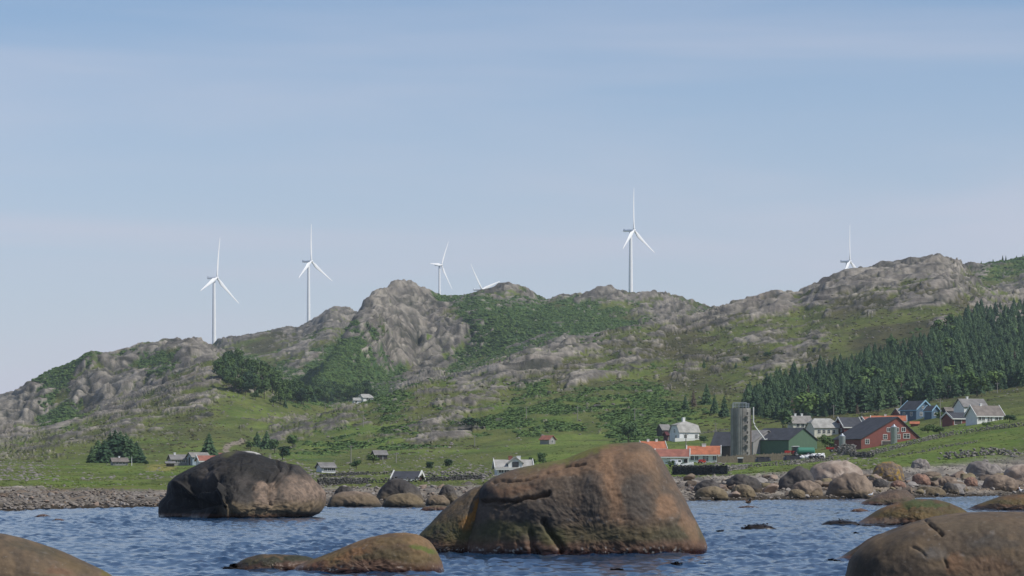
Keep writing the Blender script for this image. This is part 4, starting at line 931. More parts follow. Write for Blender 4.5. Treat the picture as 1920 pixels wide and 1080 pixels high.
house('small gabled annex at the right of the navy blue house', 1748, 785, 12, 16, 15, 9, -50, BL, RS, trim=True, trim_m=MATS['wall_light_blue'], win=[('R',.5,.4,1.2,.7)], name='annex', cat='house')
house('small dark red shed with grey roof left of the navy house', 1692, 786, 22, 13, 9, 11, 25, RD, RBL, cat='shed', name='shed')
house('tiny shed with orange roof between red barn and navy house', 1716, 799, 14, 5, 4, 4, -8, RD, RO, cat='shed', name='shed', W=3.5)
house('white house with brown-grey roof and six windows on the right slope', 1848, 792, 52, 16, 13, 18, 22, WH, RB, trim=True, win=wrow('F', [.1,.24,.74,.88], .3, .75, .9) + wrow('F', [.45,.53], .15, .7, 1.2), chim=[(.35,.5,.5)])
house('white two-storey house with grey roof behind the six-window house', 1822, 778, 46, 14, 15, 15, 18, WH, RM, win=[('F',.25,.3,.9,1.3)], chim=[(.35,.5,.6)])
house('red garage with dark roof beside the six-window house', 1794, 796, 34, 16, 12, 10, 26, RD, RS, trim=True, cat='garage', name='garage', door=[('F',.3,0,2.2,1.3)])
house('small grey-roofed outhouse behind the red garage', 1783, 775, 22, 5, 4, 7, 10, DW, RB, cat='shed', name='shed', W=4.0)
# left and middle
house('small grey cabin with brown roof in front of the spruce clump', 222, 873, 27, 6, 7, 7, 14, GW, RB, win=wrow('F', [.25,.5,.75], .35, .6, .7), chim=[(.5,.4,.4)], W=5)
house('grey weathered farmhouse with long grey roof on the left plain', 335, 873, 36, 9, 11, 9, 14, GW, RM, win=wrow('F', [.2,.4,.6,.8], .5, .7, .6), chim=[(.25,.5,.5)], W=7)
house('low dark shed at the left end of the weathered farmhouse', 318, 875, 14, 5, 6, 3, 8, DW, RM, cat='shed', name='shed', W=4)
house('tall blue-grey barn with grey roof between farmhouse and red-roofed house', 370, 872, 30, 14, 15, 8, 24, BG, RBL, cat='barn', name='barn', door=[('L',.5,0,1.6,2.0)])
house('white house with red tile roof beside the near-black boulder', 388, 876, 36, 8, 12, 9, 14, WH, RT, trim=True, win=wrow('F', [.2,.35,.5,.65,.8], .35, .5, .6), W=6.5)
house('small red tile roof behind the white red-roofed house', 410, 862, 18, 5, 6, 6, 12, WH, RT, trim=True, W=5)
house('small white hut with grey roof right of the near-black boulder', 610, 886, 25, 7, 9, 9, 16, WH, RM, win=wrow('F', [.3,.55,.85], .4, .7, .7), W=5, cat='hut', name='hut')
house('dark wooden shed among bushes behind the white hut', 711, 862, 22, 6, 9, 8, 14, DW, RM, cat='shed', name='shed', W=5, door=[('F',.4,0,1.4,1.2)])
house('boathouse with large slate roof and red wall at the shore wall', 764, 902, 43, 6, 4, 13, -8, RD, RS, cat='boathouse', name='boathouse', W=6, trim=True)
house('white house with grey slate roof and gabled dormer behind the huge boulder', 962, 890, 65, 6, 12, 15, 4, WH, RG, trim=True, win=wrow('F', [.12,.28,.72,.9], .3, .8, 1.0), chim=[(.42,.7,.7,roofmat('brick', (.3,.12,.09))),(.66,.7,.7)], dormer=(.53, 2.6, 1.0), W=7)
house('weathered grey barn with orange roof on the middle slope', 1027, 833, 17, 12, 9, 7, -36, GW, RT, cat='barn', name='barn', win=[('R',.5,.3,.8,.8)])
house('white farmhouse with pale roof high in the valley', 684, 752, 18, 8, 6, 7, 25, WH, RG, hip=.4, W=8, depth=1640, win=[('F',.4,.3,.8,.9)])
house('small white annex left of the valley farmhouse', 668, 757, 12, 5, 6, 5, 12, WH, RG, W=6, depth=1600, win=[('F',.3,.3,.8,.9)])

# balcony of the white mansard house
g = at(1264, 830); k = F / g.y
t = HS['white_gambrel']; hw = t
bl = MB(); Lm = 34 / k
bl.box(-6.2, .6, -5.4, -3.15, -.4, -.2); bl.build('balcony', m_trim, t)
for sx_ in (-6.0, -3.0, .4): MB().box(sx_ - .08, sx_ + .08, -5.3, -5.14, -2.6, -.4).build('balcony_post', DW, t)
MB().box(-6.2, .6, -5.42, -5.36, -.2, .7).box(-6.22, -6.16, -5.4, -3.2, -.2, .7).build('balcony_railing', m_trim, t)

# ------------------------------------------------------------------ concrete silo tower
g = at(1390, 863); k = F / g.y
m_con = mat('silo_concrete', (.29,.28,.255), rough=0.9, nscale=.8, namt=.25, bump=(3, .4, .05)); m_cond = mat('silo_concrete_dark', (.20,.19,.172), rough=.9, nscale=.8, namt=.25); m_rust = mat('rusty_steel', (.13,.075,.05), rough=.8, nscale=2, namt=.4); m_galv = mat('galvanised_steel', (.42,.45,.48), rough=.45, metal=.5, nscale=1.5, namt=.15)
r = 18.5 / k; hh = 102 / k
t = thing('silo_tower', (g.x, g.y + r, g.z - .5), 'tall grey concrete silo tower with ladder shaft and railed top', 'silo', rz=math.radians(0))
nS = 30
for i in range(nS):
    a0 = 2 * math.pi * i / nS; a1 = 2 * math.pi * (i + 1) / nS; mb = MB(); gap = .012
    rr = r * (1 + .03 * (i % 2)); am = (a1 - a0) * .04
    ring = [(rr * math.cos(a), rr * math.sin(a)) for a in (a0 + am, (a0 + a1) / 2, a1 - am)] + [((r - .25) * math.cos(a), (r - .25) * math.sin(a)) for a in (a1 - am, (a0 + a1) / 2, a0 + am)]
    mb.loft([[(x, y, 0) for x, y in ring], [(x, y, hh) for x, y in ring]])
    mb.build('stave', (m_con, m_con, m_cond, m_con, m_cond)[(i * 3) % 5], t)
MB().lathe([(r - .2, 0), (r - .2, hh - .2)], 30).build('core', m_cond, t)
rl = MB(); top = hh
for i in range(14):
    a = 2 * math.pi * i / 14; rl.bar((r * .86 * math.cos(a), r * .86 * math.sin(a), top), (r * .86 * math.cos(a), r * .86 * math.sin(a), top + 9 / k), .03)
for z in (3 / k, 6 / k, 9 / k):
    for i in range(14):
        a = 2 * math.pi * i / 14; b2 = 2 * math.pi * (i + 1) / 14; rl.bar((r * .86 * math.cos(a), r * .86 * math.sin(a), top + z), (r * .86 * math.cos(b2), r * .86 * math.sin(b2), top + z), .025)
rl.build('railing', m_galv, t)
MB().bar((-r * .8, -r * .5, top + 10.5 / k), (r * .55, -r * .5, top + 10.5 / k), .07).bar((-r * .8, -r * .5, top), (-r * .8, -r * .5, top + 10.5 / k), .05).bar((r * .55, -r * .5, top), (r * .55, -r * .5, top + 10.5 / k), .05).build('hoist_beam', m_galv, t)
sa = math.radians(-56); ux, uy = math.cos(sa), math.sin(sa)
def shaft(rad, off): return (rad * ux - off * uy, rad * uy + off * ux)
for i, z in enumerate((.12, .32, .50, .69, .85)):
    cx_, cy_ = shaft(r + .45, 0); MB().box(cx_ - .6, cx_ + .6, cy_ - .4, cy_ + .4, hh * z - .05, hh * z + .02).build('platform', m_cond, t)
    px_, py_ = shaft(r + .04, .1); MB().box(px_ - .22, px_ + .22, py_ - .12, py_ + .12, hh * z + .4, hh * z + .95).build('hatch', mat('dark_opening', (.02, .02, .02), rough=.9), t)
ld = MB()
for off in (-.55, .55):
    a_, b_ = shaft(r + .85, off); ld.bar((a_, b_, 0), (a_, b_, hh * .97), .045)
for z in np.arange(.5, hh * .97, .6):
    a_, b_ = shaft(r + .85, -.55); c_, d_ = shaft(r + .85, .55); ld.bar((a_, b_, z), (c_, d_, z), .025, 4)
ld.build('ladder', m_cond, t)
pp = MB(); a_, b_ = shaft(r + .15, 1.7)
pp.bar((a_ + .1, b_, hh * .74), (a_ + .1, b_, hh * 1.02), .15, 8).bar((a_ + .1, b_, hh * .74), (a_ + .4, b_, hh * .70), .15, 8).bar((a_ + .3, b_, hh * .68), (a_ + 22 / k, b_ - .5, hh * .42), .15, 8).bar((a_ + 22 / k, b_ - .5, hh * .42), (a_ + 27 / k, b_ - .5, hh * .43), .14, 8)
pp.build('filling_pipe', m_trim, t)
MB().bar((r * .98, -r * .35, 0), (r * .98, -r * .35, hh * .8), .22, 6).build('rust_pipe', m_rust, t)
# ------------------------------------------------------------------ feed silos
def feed_silo(label, col, row, wpx, hpx, legs, dep=900.0):
    top = CAM_H + (HOR - row + hpx) / F * dep; g = at_d(col, dep); k = F / g.y; r = wpx / 2 / k; h = top - g.z
    t = thing('feed_silo', g - Vector((0, 0, .3)), label, 'silo', 'steel feed silos')
    z0 = h * (.28 if legs else .02)
    prof = [(r, z0)]; nseg = 8
    for i in range(nseg): z = z0 + (h * .86 - z0) * (i + 1) / nseg; prof += [(r, z - .03), (r * 1.02, z)]
    MB().lathe(prof, 24).build('tank', m_galv, t, True)
    MB().lathe([(r * 1.03, h * .86), (r * .3, h * .96), (r * .25, h), (.02, h)], 24).build('roof_cone', m_galv, t, True)
    if legs:
        MB().lathe([(r * .2, h * .1), (r, z0)], 24).build('hopper', m_galv, t, True)
        for i in range(4):
            a = math.pi / 4 + i * math.pi / 2; MB().bar((r * math.cos(a), r * math.sin(a), -.3), (r * math.cos(a), r * math.sin(a), z0 + .4), .07).build('leg', m_galv, t)
    return t
feed_silo('tall ribbed steel feed silo against the red barn gable', 1676, 826, 12.5, 33, False, barn_t.location.y - 10.5)
feed_silo('steel feed silo on legs left of the red barn', 1579, 842, 12, 32, True, barn_t.location.y - 22.0)
# ------------------------------------------------------------------ trees
def leafmat(name, c, c2, rough=0.7):
    m = bpy.data.materials.new(name); m.use_nodes = True; t = m.node_tree; b = t.nodes['Principled BSDF']; l = t.links.new
    oi = N(t, 'ShaderNodeObjectInfo'); tcn = N(t, 'ShaderNodeTexCoord'); n = N(t, 'ShaderNodeTexNoise'); n.inputs['Scale'].default_value = 1.1; n.inputs['Detail'].default_value = 3
    l(tcn.outputs['Object'], n.inputs['Vector'])
    ad = N(t, 'ShaderNodeMath', operation='ADD'); l(oi.outputs['Random'], ad.inputs[0]); l(n.outputs['Fac'], ad.inputs[1])
    r = N(t, 'ShaderNodeMapRange'); r.inputs[1].default_value = .45; r.inputs[2].default_value = 1.55; l(ad.outputs[0], r.inputs[0])
    mx_ = N(t, 'ShaderNodeMix', data_type='RGBA'); mx_.inputs[6].default_value = (*c, 1); mx_.inputs[7].default_value = (*c2, 1); l(r.outputs[0], mx_.inputs[0])
    l(mx_.outputs[2], b.inputs['Base Color']); b.inputs['Roughness'].default_value = rough; b.inputs['Specular IOR Level'].default_value = .2
    MATS[name] = m; return m
m_spr = leafmat('spruce_needles', (.022,.052,.026), (.078,.132,.050)); m_dead = leafmat('dead_needles', (.07,.055,.04), (.11,.085,.06)); m_brd = leafmat('broadleaf_leaves', (.040,.082,.025), (.095,.150,.040)); m_shr = leafmat('scrub_leaves', (.066,.125,.034), (.135,.205,.055)); m_hth = leafmat('heather', (.05,.05,.022), (.12,.115,.045))
m_bark = mat('bark', (.09,.07,.055), rough=.95, nscale=3, namt=.3)
def spruce_crown(seed, nw=15, R0=.26, bare=.06):
    """unit-height conifer: whorls of drooping, ragged boughs"""
    rg = random.Random(seed); v = []; f = []
    for w_ in range(nw):
        t = w_ / (nw - 1); z = bare + (1 - bare) * t ** .92 * .97; rad = R0 * (1 - t) ** .8 + .012
        nb = max(6, int(15 - 8 * t)); a0 = rg.uniform(0, 6)
        for i in range(nb):
            a = a0 + 2 * math.pi * i / nb + rg.uniform(-.25, .25); ln = rad * rg.uniform(.6, 1.25); zz = z + rg.uniform(-.02, .02)
            wd = ln * rg.uniform(.28, .45); up = rg.uniform(.01, .05); dr = ln * rg.uniform(.25, .6)
            ca, sa = math.cos(a), math.sin(a); pa, pb = -sa, ca
            i0 = len(v)
            p = lambda r_, s_, h_: (r_ * ca + s_ * pa, r_ * sa + s_ * pb, h_)
            v += [p(0, 0, zz + up), p(ln * .45, wd, zz - dr * .35), p(ln * .5, 0, zz + up * .4), p(ln * .45, -wd, zz - dr * .4), p(ln * .85, wd * .5, zz - dr * .9), p(ln, 0, zz - dr * .7), p(ln * .8, -wd * .55, zz - dr)]
            f += [(i0, i0 + 1, i0 + 2), (i0, i0 + 2, i0 + 3), (i0 + 1, i0 + 4, i0 + 2), (i0 + 2, i0 + 4, i0 + 5), (i0 + 2, i0 + 5, i0 + 6), (i0 + 2, i0 + 6, i0 + 3)]
    me = bpy.data.meshes.new('crown'); me.from_pydata(v, [], f); me.update(); return me
def trunk_mesh(h, r, limbs=0, seed=0):
    mb = MB(); mb.bar((0, 0, -.06), (0, 0, h), r, 7, r * .25); rg = random.Random(seed)
    for i in range(limbs):
        z = h * rg.uniform(.35, .85); a = rg.uniform(0, 6.3); mb.bar((0, 0, z), (math.cos(a) * .25, math.sin(a) * .25, z + rg.uniform(.12, .25)), r * .45, 5, r * .12)
    me = bpy.data.meshes.new('trunk'); me.from_pydata(mb.v, [], mb.f); me.update(); me.materials.append(m_bark); return me
def broad_crown(seed, n=520, lobes=11, leaf=.05, flat=1.0):
    rg = random.Random(seed); v = []; f = []
    L_ = [(rg.uniform(-.26, .26), rg.uniform(-.26, .26), rg.uniform(.38, .80), rg.uniform(.13, .24)) for _ in range(lobes)]
    for i in range(n):
        x, y, z, r = L_[i % lobes]
        d = Vector((rg.gauss(0, 1), rg.gauss(0, 1), rg.gauss(.25, 1))).normalized(); q = Vector((x, y, z * flat)) + d * r * rg.uniform(.6, 1.08)
        nrm = (d + Vector((rg.uniform(-.6, .6), rg.uniform(-.6, .6), rg.uniform(-.3, .7)))).normalized(); a = nrm.orthogonal().normalized(); b = nrm.cross(a)
        an = rg.uniform(0, 3); a, b = a * math.cos(an) + b * math.sin(an), b * math.cos(an) - a * math.sin(an); s = leaf * rg.uniform(.6, 1.4); i0 = len(v)
        v += [tuple(q + a * s), tuple(q + b * s * .8), tuple(q - a * s), tuple(q - b * s * .8)]; f.append((i0, i0 + 1, i0 + 2, i0 + 3))
    me = bpy.data.meshes.new('crown'); me.from_pydata(v, [], f); me.update(); return me
def with_mat(me, m): c = me.copy(); c.materials.clear(); c.materials.append(m); return c
SPR = [with_mat(spruce_crown(i, 15 + i % 3, .27 + .035 * (i % 3)), m_spr) for i in range(5)]; SPD = [with_mat(spruce_crown(20 + i, 13, .2), m_dead) for i in range(2)]
SPB = [with_mat(spruce_crown(30 + i, 17, .42, .02), m_spr) for i in range(2)]
TRK = trunk_mesh(.9, .018); TRB = trunk_mesh(.62, .03, 5, 3)
BRD = [with_mat(broad_crown(40 + i), m_brd) for i in range(4)]; BRS = [with_mat(broad_crown(50 + i, 520, 11), m_spr) for i in range(2)]; BRL = [with_mat(broad_crown(60 + i, 460, 9, .06), m_shr) for i in range(2)]
BSH = [with_mat(broad_crown(70 + i, 420, 12, .055, .62), m_shr) for i in range(3)]
rt = random.Random(99)
def tree(col, row, hpx, crown, trunk, name, label, group=None, wide=1.0, cat='tree', pos=None):
    g = pos if pos is not None else at(col, row)
    if g is None: return None
    h = hpx * g.y / F
    t = thing(name, g, label, cat, group, rz=rt.uniform(0, 6.28)); t.scale = (h * wide, h * wide, h)
    link('trunk', trunk, None, t); link('crown', crown, None, t)
    return t
# the spruce plantation on the right hillside
def forest_top(c): return np.interp(c, [1395,1420,1500,1560,1620,1700,1760,1800,1850,1920,1990], [745,735,700,690,668,650,618,598,584,566,556])
def forest_base(c): return np.interp(c, [1395,1420,1480,1560,1620,1700,1760,1800,1880,1925,1990], [772,780,786,778,772,758,745,742,728,722,712])
cand = []
for c in np.arange(1398, 1985, 5.0):
    r0, r1 = forest_top(c), forest_base(c); r = r1
    while r > r0:
        cand.append((c + rt.uniform(-4, 4), r + rt.uniform(-2.5, 2.5), (r1 - r) / max(r1 - r0, 1))); r -= 4.4 + 2.0 * rt.random()
spots = []
for c, r, q in cand:
    gg = at(c, r + 0)
    if gg is None or not (900 < gg.y < 2100): continue
    if rt.random() < .7 * float(sstep(.5, 1.0, np.array(q))): continue
    spots.append((c, r, q, gg))
spots.sort(key=lambda s_: s_[3].y)
rest = []
vis = [s_ for s_ in spots if s_[0] < 1926]
step = max(1.0, len(vis) / 292.0)
keep = set(); acc = 0.0
near = vis[:170]; other = vis[170:]
pick = set(id(s_) for s_ in near) | set(id(s_) for s_ in rt.sample(other, min(122, len(other))))
for s_ in spots:
    c, r, q, gg = s_
    h = rt.choice([4.8, 5.6, 6.4, 7, 7.4, 8.2, 9.6]) * rt.uniform(.9, 1.1) * (1 - .25 * q) * (1.0 if rt.random() > .2 else .65)
    dead = rt.random() < .06; pale = rt.random() < .12 + .25 * (q > .85)
    if id(s_) in pick:
        cr = rt.choice(SPD) if dead else (rt.choice(BRL) if pale else rt.choice(SPR))
        t = tree(c, r, 1, cr, TRK, 'spruce_tree', ('bare brownish spruce' if dead else 'pale green broadleaf tree' if pale else 'dark green spruce') + ' of the plantation, ' + ('front edge, ' if q < .2 else 'middle rows, ' if q < .65 else 'upper rows, ') + ('left part behind the green barn' if c < 1560 else 'part above the red barn' if c < 1710 else 'right part above the navy house'), 'spruces of the right-hand plantation', pos=gg)
        t.scale = (h * rt.uniform(.95, 1.3), h * rt.uniform(.95, 1.3), h)
    else: rest.append((gg.x, gg.y, gg.z, h))
def scatter(name, label, pts, src_me, kind='stuff', jitter=True):
    """one mass of small growth or stones: points carrying size and turn, set out with geometry nodes"""
    src = bpy.data.objects.new(name + '_source', src_me)
    pts = np.asarray(pts, np.float32); me = bpy.data.meshes.new(name); me.vertices.add(len(pts)); me.vertices.foreach_set('co', pts[:, :3].ravel())
    a = me.attributes.new('size', 'FLOAT_VECTOR', 'POINT'); a.data.foreach_set('vector', np.ascontiguousarray(pts[:, 3:6]).ravel())
    rr = np.zeros((len(pts), 3), np.float32); rr[:, 2] = np.random.RandomState(len(pts)).uniform(0, 6.28, len(pts))
    a = me.attributes.new('turn', 'FLOAT_VECTOR', 'POINT'); a.data.foreach_set('vector', rr.ravel())
    o = link(name, me, None, None, label, None, None, kind)
    ng = bpy.data.node_groups.new(name, 'GeometryNodeTree'); ng.interface.new_socket('Geometry', in_out='INPUT', socket_type='NodeSocketGeometry'); ng.interface.new_socket('Geometry', in_out='OUTPUT', socket_type='NodeSocketGeometry')
    gi = N(ng, 'NodeGroupInput'); go = N(ng, 'NodeGroupOutput'); mp_ = N(ng, 'GeometryNodeMeshToPoints'); ip_ = N(ng, 'GeometryNodeInstanceOnPoints'); ob = N(ng, 'GeometryNodeObjectInfo'); ob.inputs['Object'].default_value = src; ob.inputs['As Instance'].default_value = True
    n1 = N(ng, 'GeometryNodeInputNamedAttribute', data_type='FLOAT_VECTOR'); n1.inputs['Name'].default_value = 'size'; n2 = N(ng, 'GeometryNodeInputNamedAttribute', data_type='FLOAT_VECTOR'); n2.inputs['Name'].default_value = 'turn'
    e2 = N(ng, 'FunctionNodeEulerToRotation')
    l = ng.links.new; l(gi.outputs[0], mp_.inputs[0]); l(mp_.outputs[0], ip_.inputs['Points']); l(ob.outputs['Geometry'], ip_.inputs['Instance']); l(n1.outputs[0], ip_.inputs['Scale']); l(n2.outputs[0], e2.inputs[0]); l(e2.outputs[0], ip_.inputs['Rotation']); l(ip_.outputs[0], go.inputs[0])
    md = o.modifiers.new('scatter', 'NODES'); md.node_group = ng
    return o
rest = np.array([(x, y, z, h, h, h) for x, y, z, h in rest]).reshape(-1, 6)
if len(rest): scatter('spruce_wood', 'dense dark spruces filling the plantation on the right slope', rest, SPR[1])
# broadleaf wood on the left valley side
n_ = 0
for _ in range(900):
    c = rt.uniform(408, 700); r0 = np.interp(c, [408,430,480,560,650,700], [686,680,688,722,742,735]); r1 = np.interp(c, [408,440,480,540,600,650,700], [712,735,752,766,758,752,748])
    r = r0 + (r1 - r0) * rt.random()
    gg = at(c, r)
    if gg is None or gg.y > 2300: continue
    con = rt.random() < .18
    t = tree(c, r, 1, rt.choice(SPR[:2] + BRS) if con else rt.choice(BRD), TRK if con else TRB, 'broadleaf_tree', ('dark conifer-like tree' if con else 'green broadleaf tree') + ' in the valley wood, ' + ('upper ' if r < (r0 + r1) / 2 else 'lower ') + ('left end' if c < 500 else 'middle' if c < 600 else 'right end above the white valley farmhouse'), 'trees of the valley wood', pos=gg)
    h = rt.uniform(5, 9.5); t.scale = (h * rt.uniform(.8, 1.1), h * rt.uniform(.8, 1.1), h); n_ += 1
    if n_ > 190: break
# spruce clump by the grey cabin
for i, (c, r, h) in enumerate([(172,868,30),(184,866,40),(196,868,42),(207,866,54),(216,866,58),(226,862,52),(236,866,52),(246,868,44),(256,868,38),(264,868,28),(180,866,30),(200,866,38),(232,864,44),(244,866,40)]):
    tree(c, r, h * 1.08, SPB[(i // 3) % 2] if i % 3 else SPR[i % 5], TRK, 'spruce_tree', 'dark spruce in the clump behind the small grey cabin', 'spruces behind the grey cabin', wide=1.25)
tree(392, 864, 54, SPB[0], TRK, 'spruce_tree', 'single broad dark spruce behind the red-roofed white house', wide=1.0)
for c, r, h, cr, tk, nm, lab, wd in [
 (1178,832,46,BRS[0],TRB,'spruce_tree','dark bushy conifer right of the middle slope field',.95),(1468,806,44,BRS[1],TRB,'pine_tree','dark pine standing behind the green barn roof',1.0),
 (842,880,22,BRS[0],TRB,'shrub_tree','dark bushy small tree on the plain, right of the round bush',1.1),(808,882,17,BRS[1],TRB,'shrub_tree','dark round bush left of the bushy small tree on the plain',1.5),(1018,874,26,BRS[1],TRB,'shrub_tree','dark bushy tree right of the dormer house roof',1.1),(998,873,18,BRD[1],TRB,'shrub_tree','low green bush between the dormer house and the dark bushy tree',1.2),
 (482,838,30,SPB[1],TRK,'spruce_tree','dark spruce left in the clump above the near-black boulder',1.0),(500,842,36,SPB[0],TRK,'spruce_tree','tallest dark spruce in the clump above the near-black boulder',1.0),(515,850,30,BRS[0],TRB,'broadleaf_tree','dark round tree right in the clump above the near-black boulder',1.0),(548,838,24,BRL[0],TRB,'broadleaf_tree','bright green round tree right of the clump above the near-black boulder',1.2),
 (530,862,26,BRS[1],TRB,'broadleaf_tree','dark leafy tree just over the back of the near-black boulder',1.4),(470,845,20,BRD[2],TRB,'broadleaf_tree','green bush by the dirt track',1.3),(885,806,26,BRS[0],TRB,'broadleaf_tree','dark green round thicket tree on the middle slope',2.0),(905,803,20,BRD[0],TRB,'broadleaf_tree','green tree at the right end of the dark thicket on the middle slope',1.6),
 (1832,744,42,BRD[3],TRB,'broadleaf_tree','round green broadleaf tree at the foot of the spruce plantation',1.25),(1250,768,20,SPR[0],TRK,'spruce_tree','small spruce on the slope above the white mansard house',.8),(1325,758,40,SPR[2],TRK,'spruce_tree','spruce left of the silo tower top, on the slope',.9),(1340,775,36,SPR[1],TRK,'spruce_tree','darker spruce just left of the silo tower',.9),(1300,762,34,SPD[0],TRK,'spruce_tree','bare brown conifer above the white mansard house',1.0),(1285,768,30,SPR[3],TRK,'spruce_tree','dark conifer beside the bare brown one above the white mansard house',1.0),(1358,782,42,SPR[4],TRK,'spruce_tree','spruce touching the left edge of the silo tower',.9),
 (1556,846,32,BRD[0],TRB,'broadleaf_tree','dark green bush in front of the cream house',1.6),(1740,812,18,BRD[1],TRB,'shrub_tree','green bush right of the red barn',2.0),(1762,815,16,BRD[2],TRB,'shrub_tree','green bush between red barn and red garage',2.2),(1765,792,22,BRD[3],TRB,'shrub_tree','green bush left of the red garage gable',1.3),(1893,792,16,BRS[0],TRB,'shrub_tree','dark bush right of the six-window house',1.9),(1850,800,10,BRD[0],TRB,'shrub_tree','low bush in front of the six-window house',2.2),(1320,831,14,BRS[1],TRB,'shrub_tree','dark low bush right of the white mansard house',2.0),(1258,876,14,BRD[2],TRB,'shrub_tree','green bush in front of the long cottage left wing',1.6),(1282,875,9,BRS[0],TRB,'shrub_tree','small dark bush at the cottage wall',1.6),
 (700,868,18,BRD[1],TRB,'shrub_tree','green bush left of the dark wooden shed',1.8),(668,880,20,BRD[0],TRB,'shrub_tree','leafy bush right of the white hut',1.4),(1380,690,12,SPR[1],TRK,'spruce_tree','tiny lone conifer high on the right slope',.9),(1320,690,18,SPR[0],TRK,'spruce_tree','small lone conifer on the right slope',.8),(1440,672,14,BRS[0],TRB,'shrub_tree','dark bush high on the right slope',1.6),(1400,680,12,BRS[1],TRB,'shrub_tree','round dark bush left of the higher one on the right slope',1.6),(272,872,9,BRS[1],TRB,'shrub_tree','dark low bush right of the spruce clump',1.8)]:
    tree(c, r, h, cr, tk, nm, lab, wide=wd, cat='tree' if 'tree' in nm and 'shrub' not in nm else 'bush')
# small conifers along the far right skyline
for i, c in enumerate([1840,1862,1880,1886,1906,1918]):
    rr_ = np.interp(c, [1812,1850,1885,1920], [498,490,484,478]) + 3
    gg = at_d(c, 2545); tree(c, 0, 1, SPR[i % 5], TRK, 'spruce_tree', 'small conifer on the far right skyline', 'conifers on the far right skyline', pos=gg).scale = (2.6, 2.6, rt.uniform(2.4, 4.4))
# ------------------------------------------------------------------ scrub, heather and loose stones over the hillsides
rn = np.random.RandomState(3)
vis_ = (ROWg <= np.minimum.accumulate(ROWg, axis=1) + 1.5) & (COLg > -60) & (COLg < 1980)
def pick_pts(w_, n, lo, hi, flat=.7, power=1.0, sink=.1):
    p = (w_ * vis_).ravel().astype(np.float64); p /= p.sum(); idx = rn.choice(p.size, n, p=p)
    sz = lo + (hi - lo) * rn.random_sample(n) ** 2
    x = GX.ravel()[idx] + rn.normal(0, .6, n); y = GY.ravel()[idx] + rn.normal(0, 1.5, n); z = GZ.ravel()[idx] - sink * sz
    return np.stack([x, y, z, sz, sz, sz * flat * rn.uniform(.7, 1.2, n)], 1)
hillm = (1 - nearplain)
def dome_clump(seed, n, leaf, m, zf=.8):
    rg = random.Random(seed); v = []; f = []
    for i in range(n):
        d = Vector((rg.gauss(0, 1), rg.gauss(0, 1), abs(rg.gauss(0, .9)))).normalized(); q = Vector((d.x, d.y, d.z * zf)) * rg.uniform(.55, 1.05)
        nrm = (d + Vector((rg.uniform(-.5, .5), rg.uniform(-.5, .5), rg.uniform(0, .5)))).normalized(); a = nrm.orthogonal().normalized(); b = nrm.cross(a); s = leaf * rg.uniform(.7, 1.4); i0 = len(v)
        v += [tuple(q + a * s), tuple(q + b * s), tuple(q - a * s), tuple(q - b * s)]; f.append((i0, i0 + 1, i0 + 2, i0 + 3))
    me = bpy.data.meshes.new('clump'); me.from_pydata(v, [], f); me.update(); me.materials.append(m); return me
scr_w = (1 - ROCK) * SCR * hillm
scatter('scrub', 'dense green juniper and birch scrub covering the hillsides', pick_pts(scr_w * (GY > 1600), 21000, .4, 2.0, .65), dome_clump(1, 60, .30, m_shr))
scatter('scrub', 'leafy green scrub on the slope below the right-hand hill', pick_pts(scr_w * (GY <= 1600) * (GY > 900), 14000, .25, 1.5, .7), dome_clump(2, 60, .30, m_shr))
scatter('heather', 'brownish heather and grass tussocks on the open slopes', pick_pts((1 - ROCK) * (1 - SCR) * hillm * (LUSH < .62), 9000, .3, 1.1, .6), dome_clump(3, 40, .36, m_hth, .6))
st_me = with_mat(stone_mesh(431, 2), mat('loose_rock', (.20,.18,.165), rough=.9, nscale=.8, namt=.3))
scatter('loose_rocks', 'pale loose rocks strewn over the grassy slopes', pick_pts((1 - ROCK) * (1 - SCR) * sstep(.08, .5, ROCKF) * (GY > 560), 11000, .18, .95, .7, sink=.05), st_me)
scatter('beach_rubble', 'grey rubble covering the shore', pick_pts(ROCK * nearplain * (GZ > .1) * (GY < 700), 16000, .06, .26, .8, sink=.05), with_mat(stone_mesh(433, 2), mat('rubble', (.19,.165,.14), rough=.9, nscale=1.2, namt=.4)))

m_tus = leafmat('meadow_grass', (.075,.110,.022), (.16,.19,.05))
scatter('tussocks', 'grass tussocks over the shore meadows', pick_pts((1 - ROCK) * nearplain * (GY > 420) * (.25 + g1), 9000, .12, .45, .5, sink=.0), dome_clump(5, 26, .42, m_tus, .7))
scatter('meadow_stones', 'scattered small stones on the shore meadows', pick_pts((1 - ROCK) * nearplain * (GY > 420) * sstep(.02, .3, ROCKF), 1500, .10, .45, .7, sink=.02), st_me)
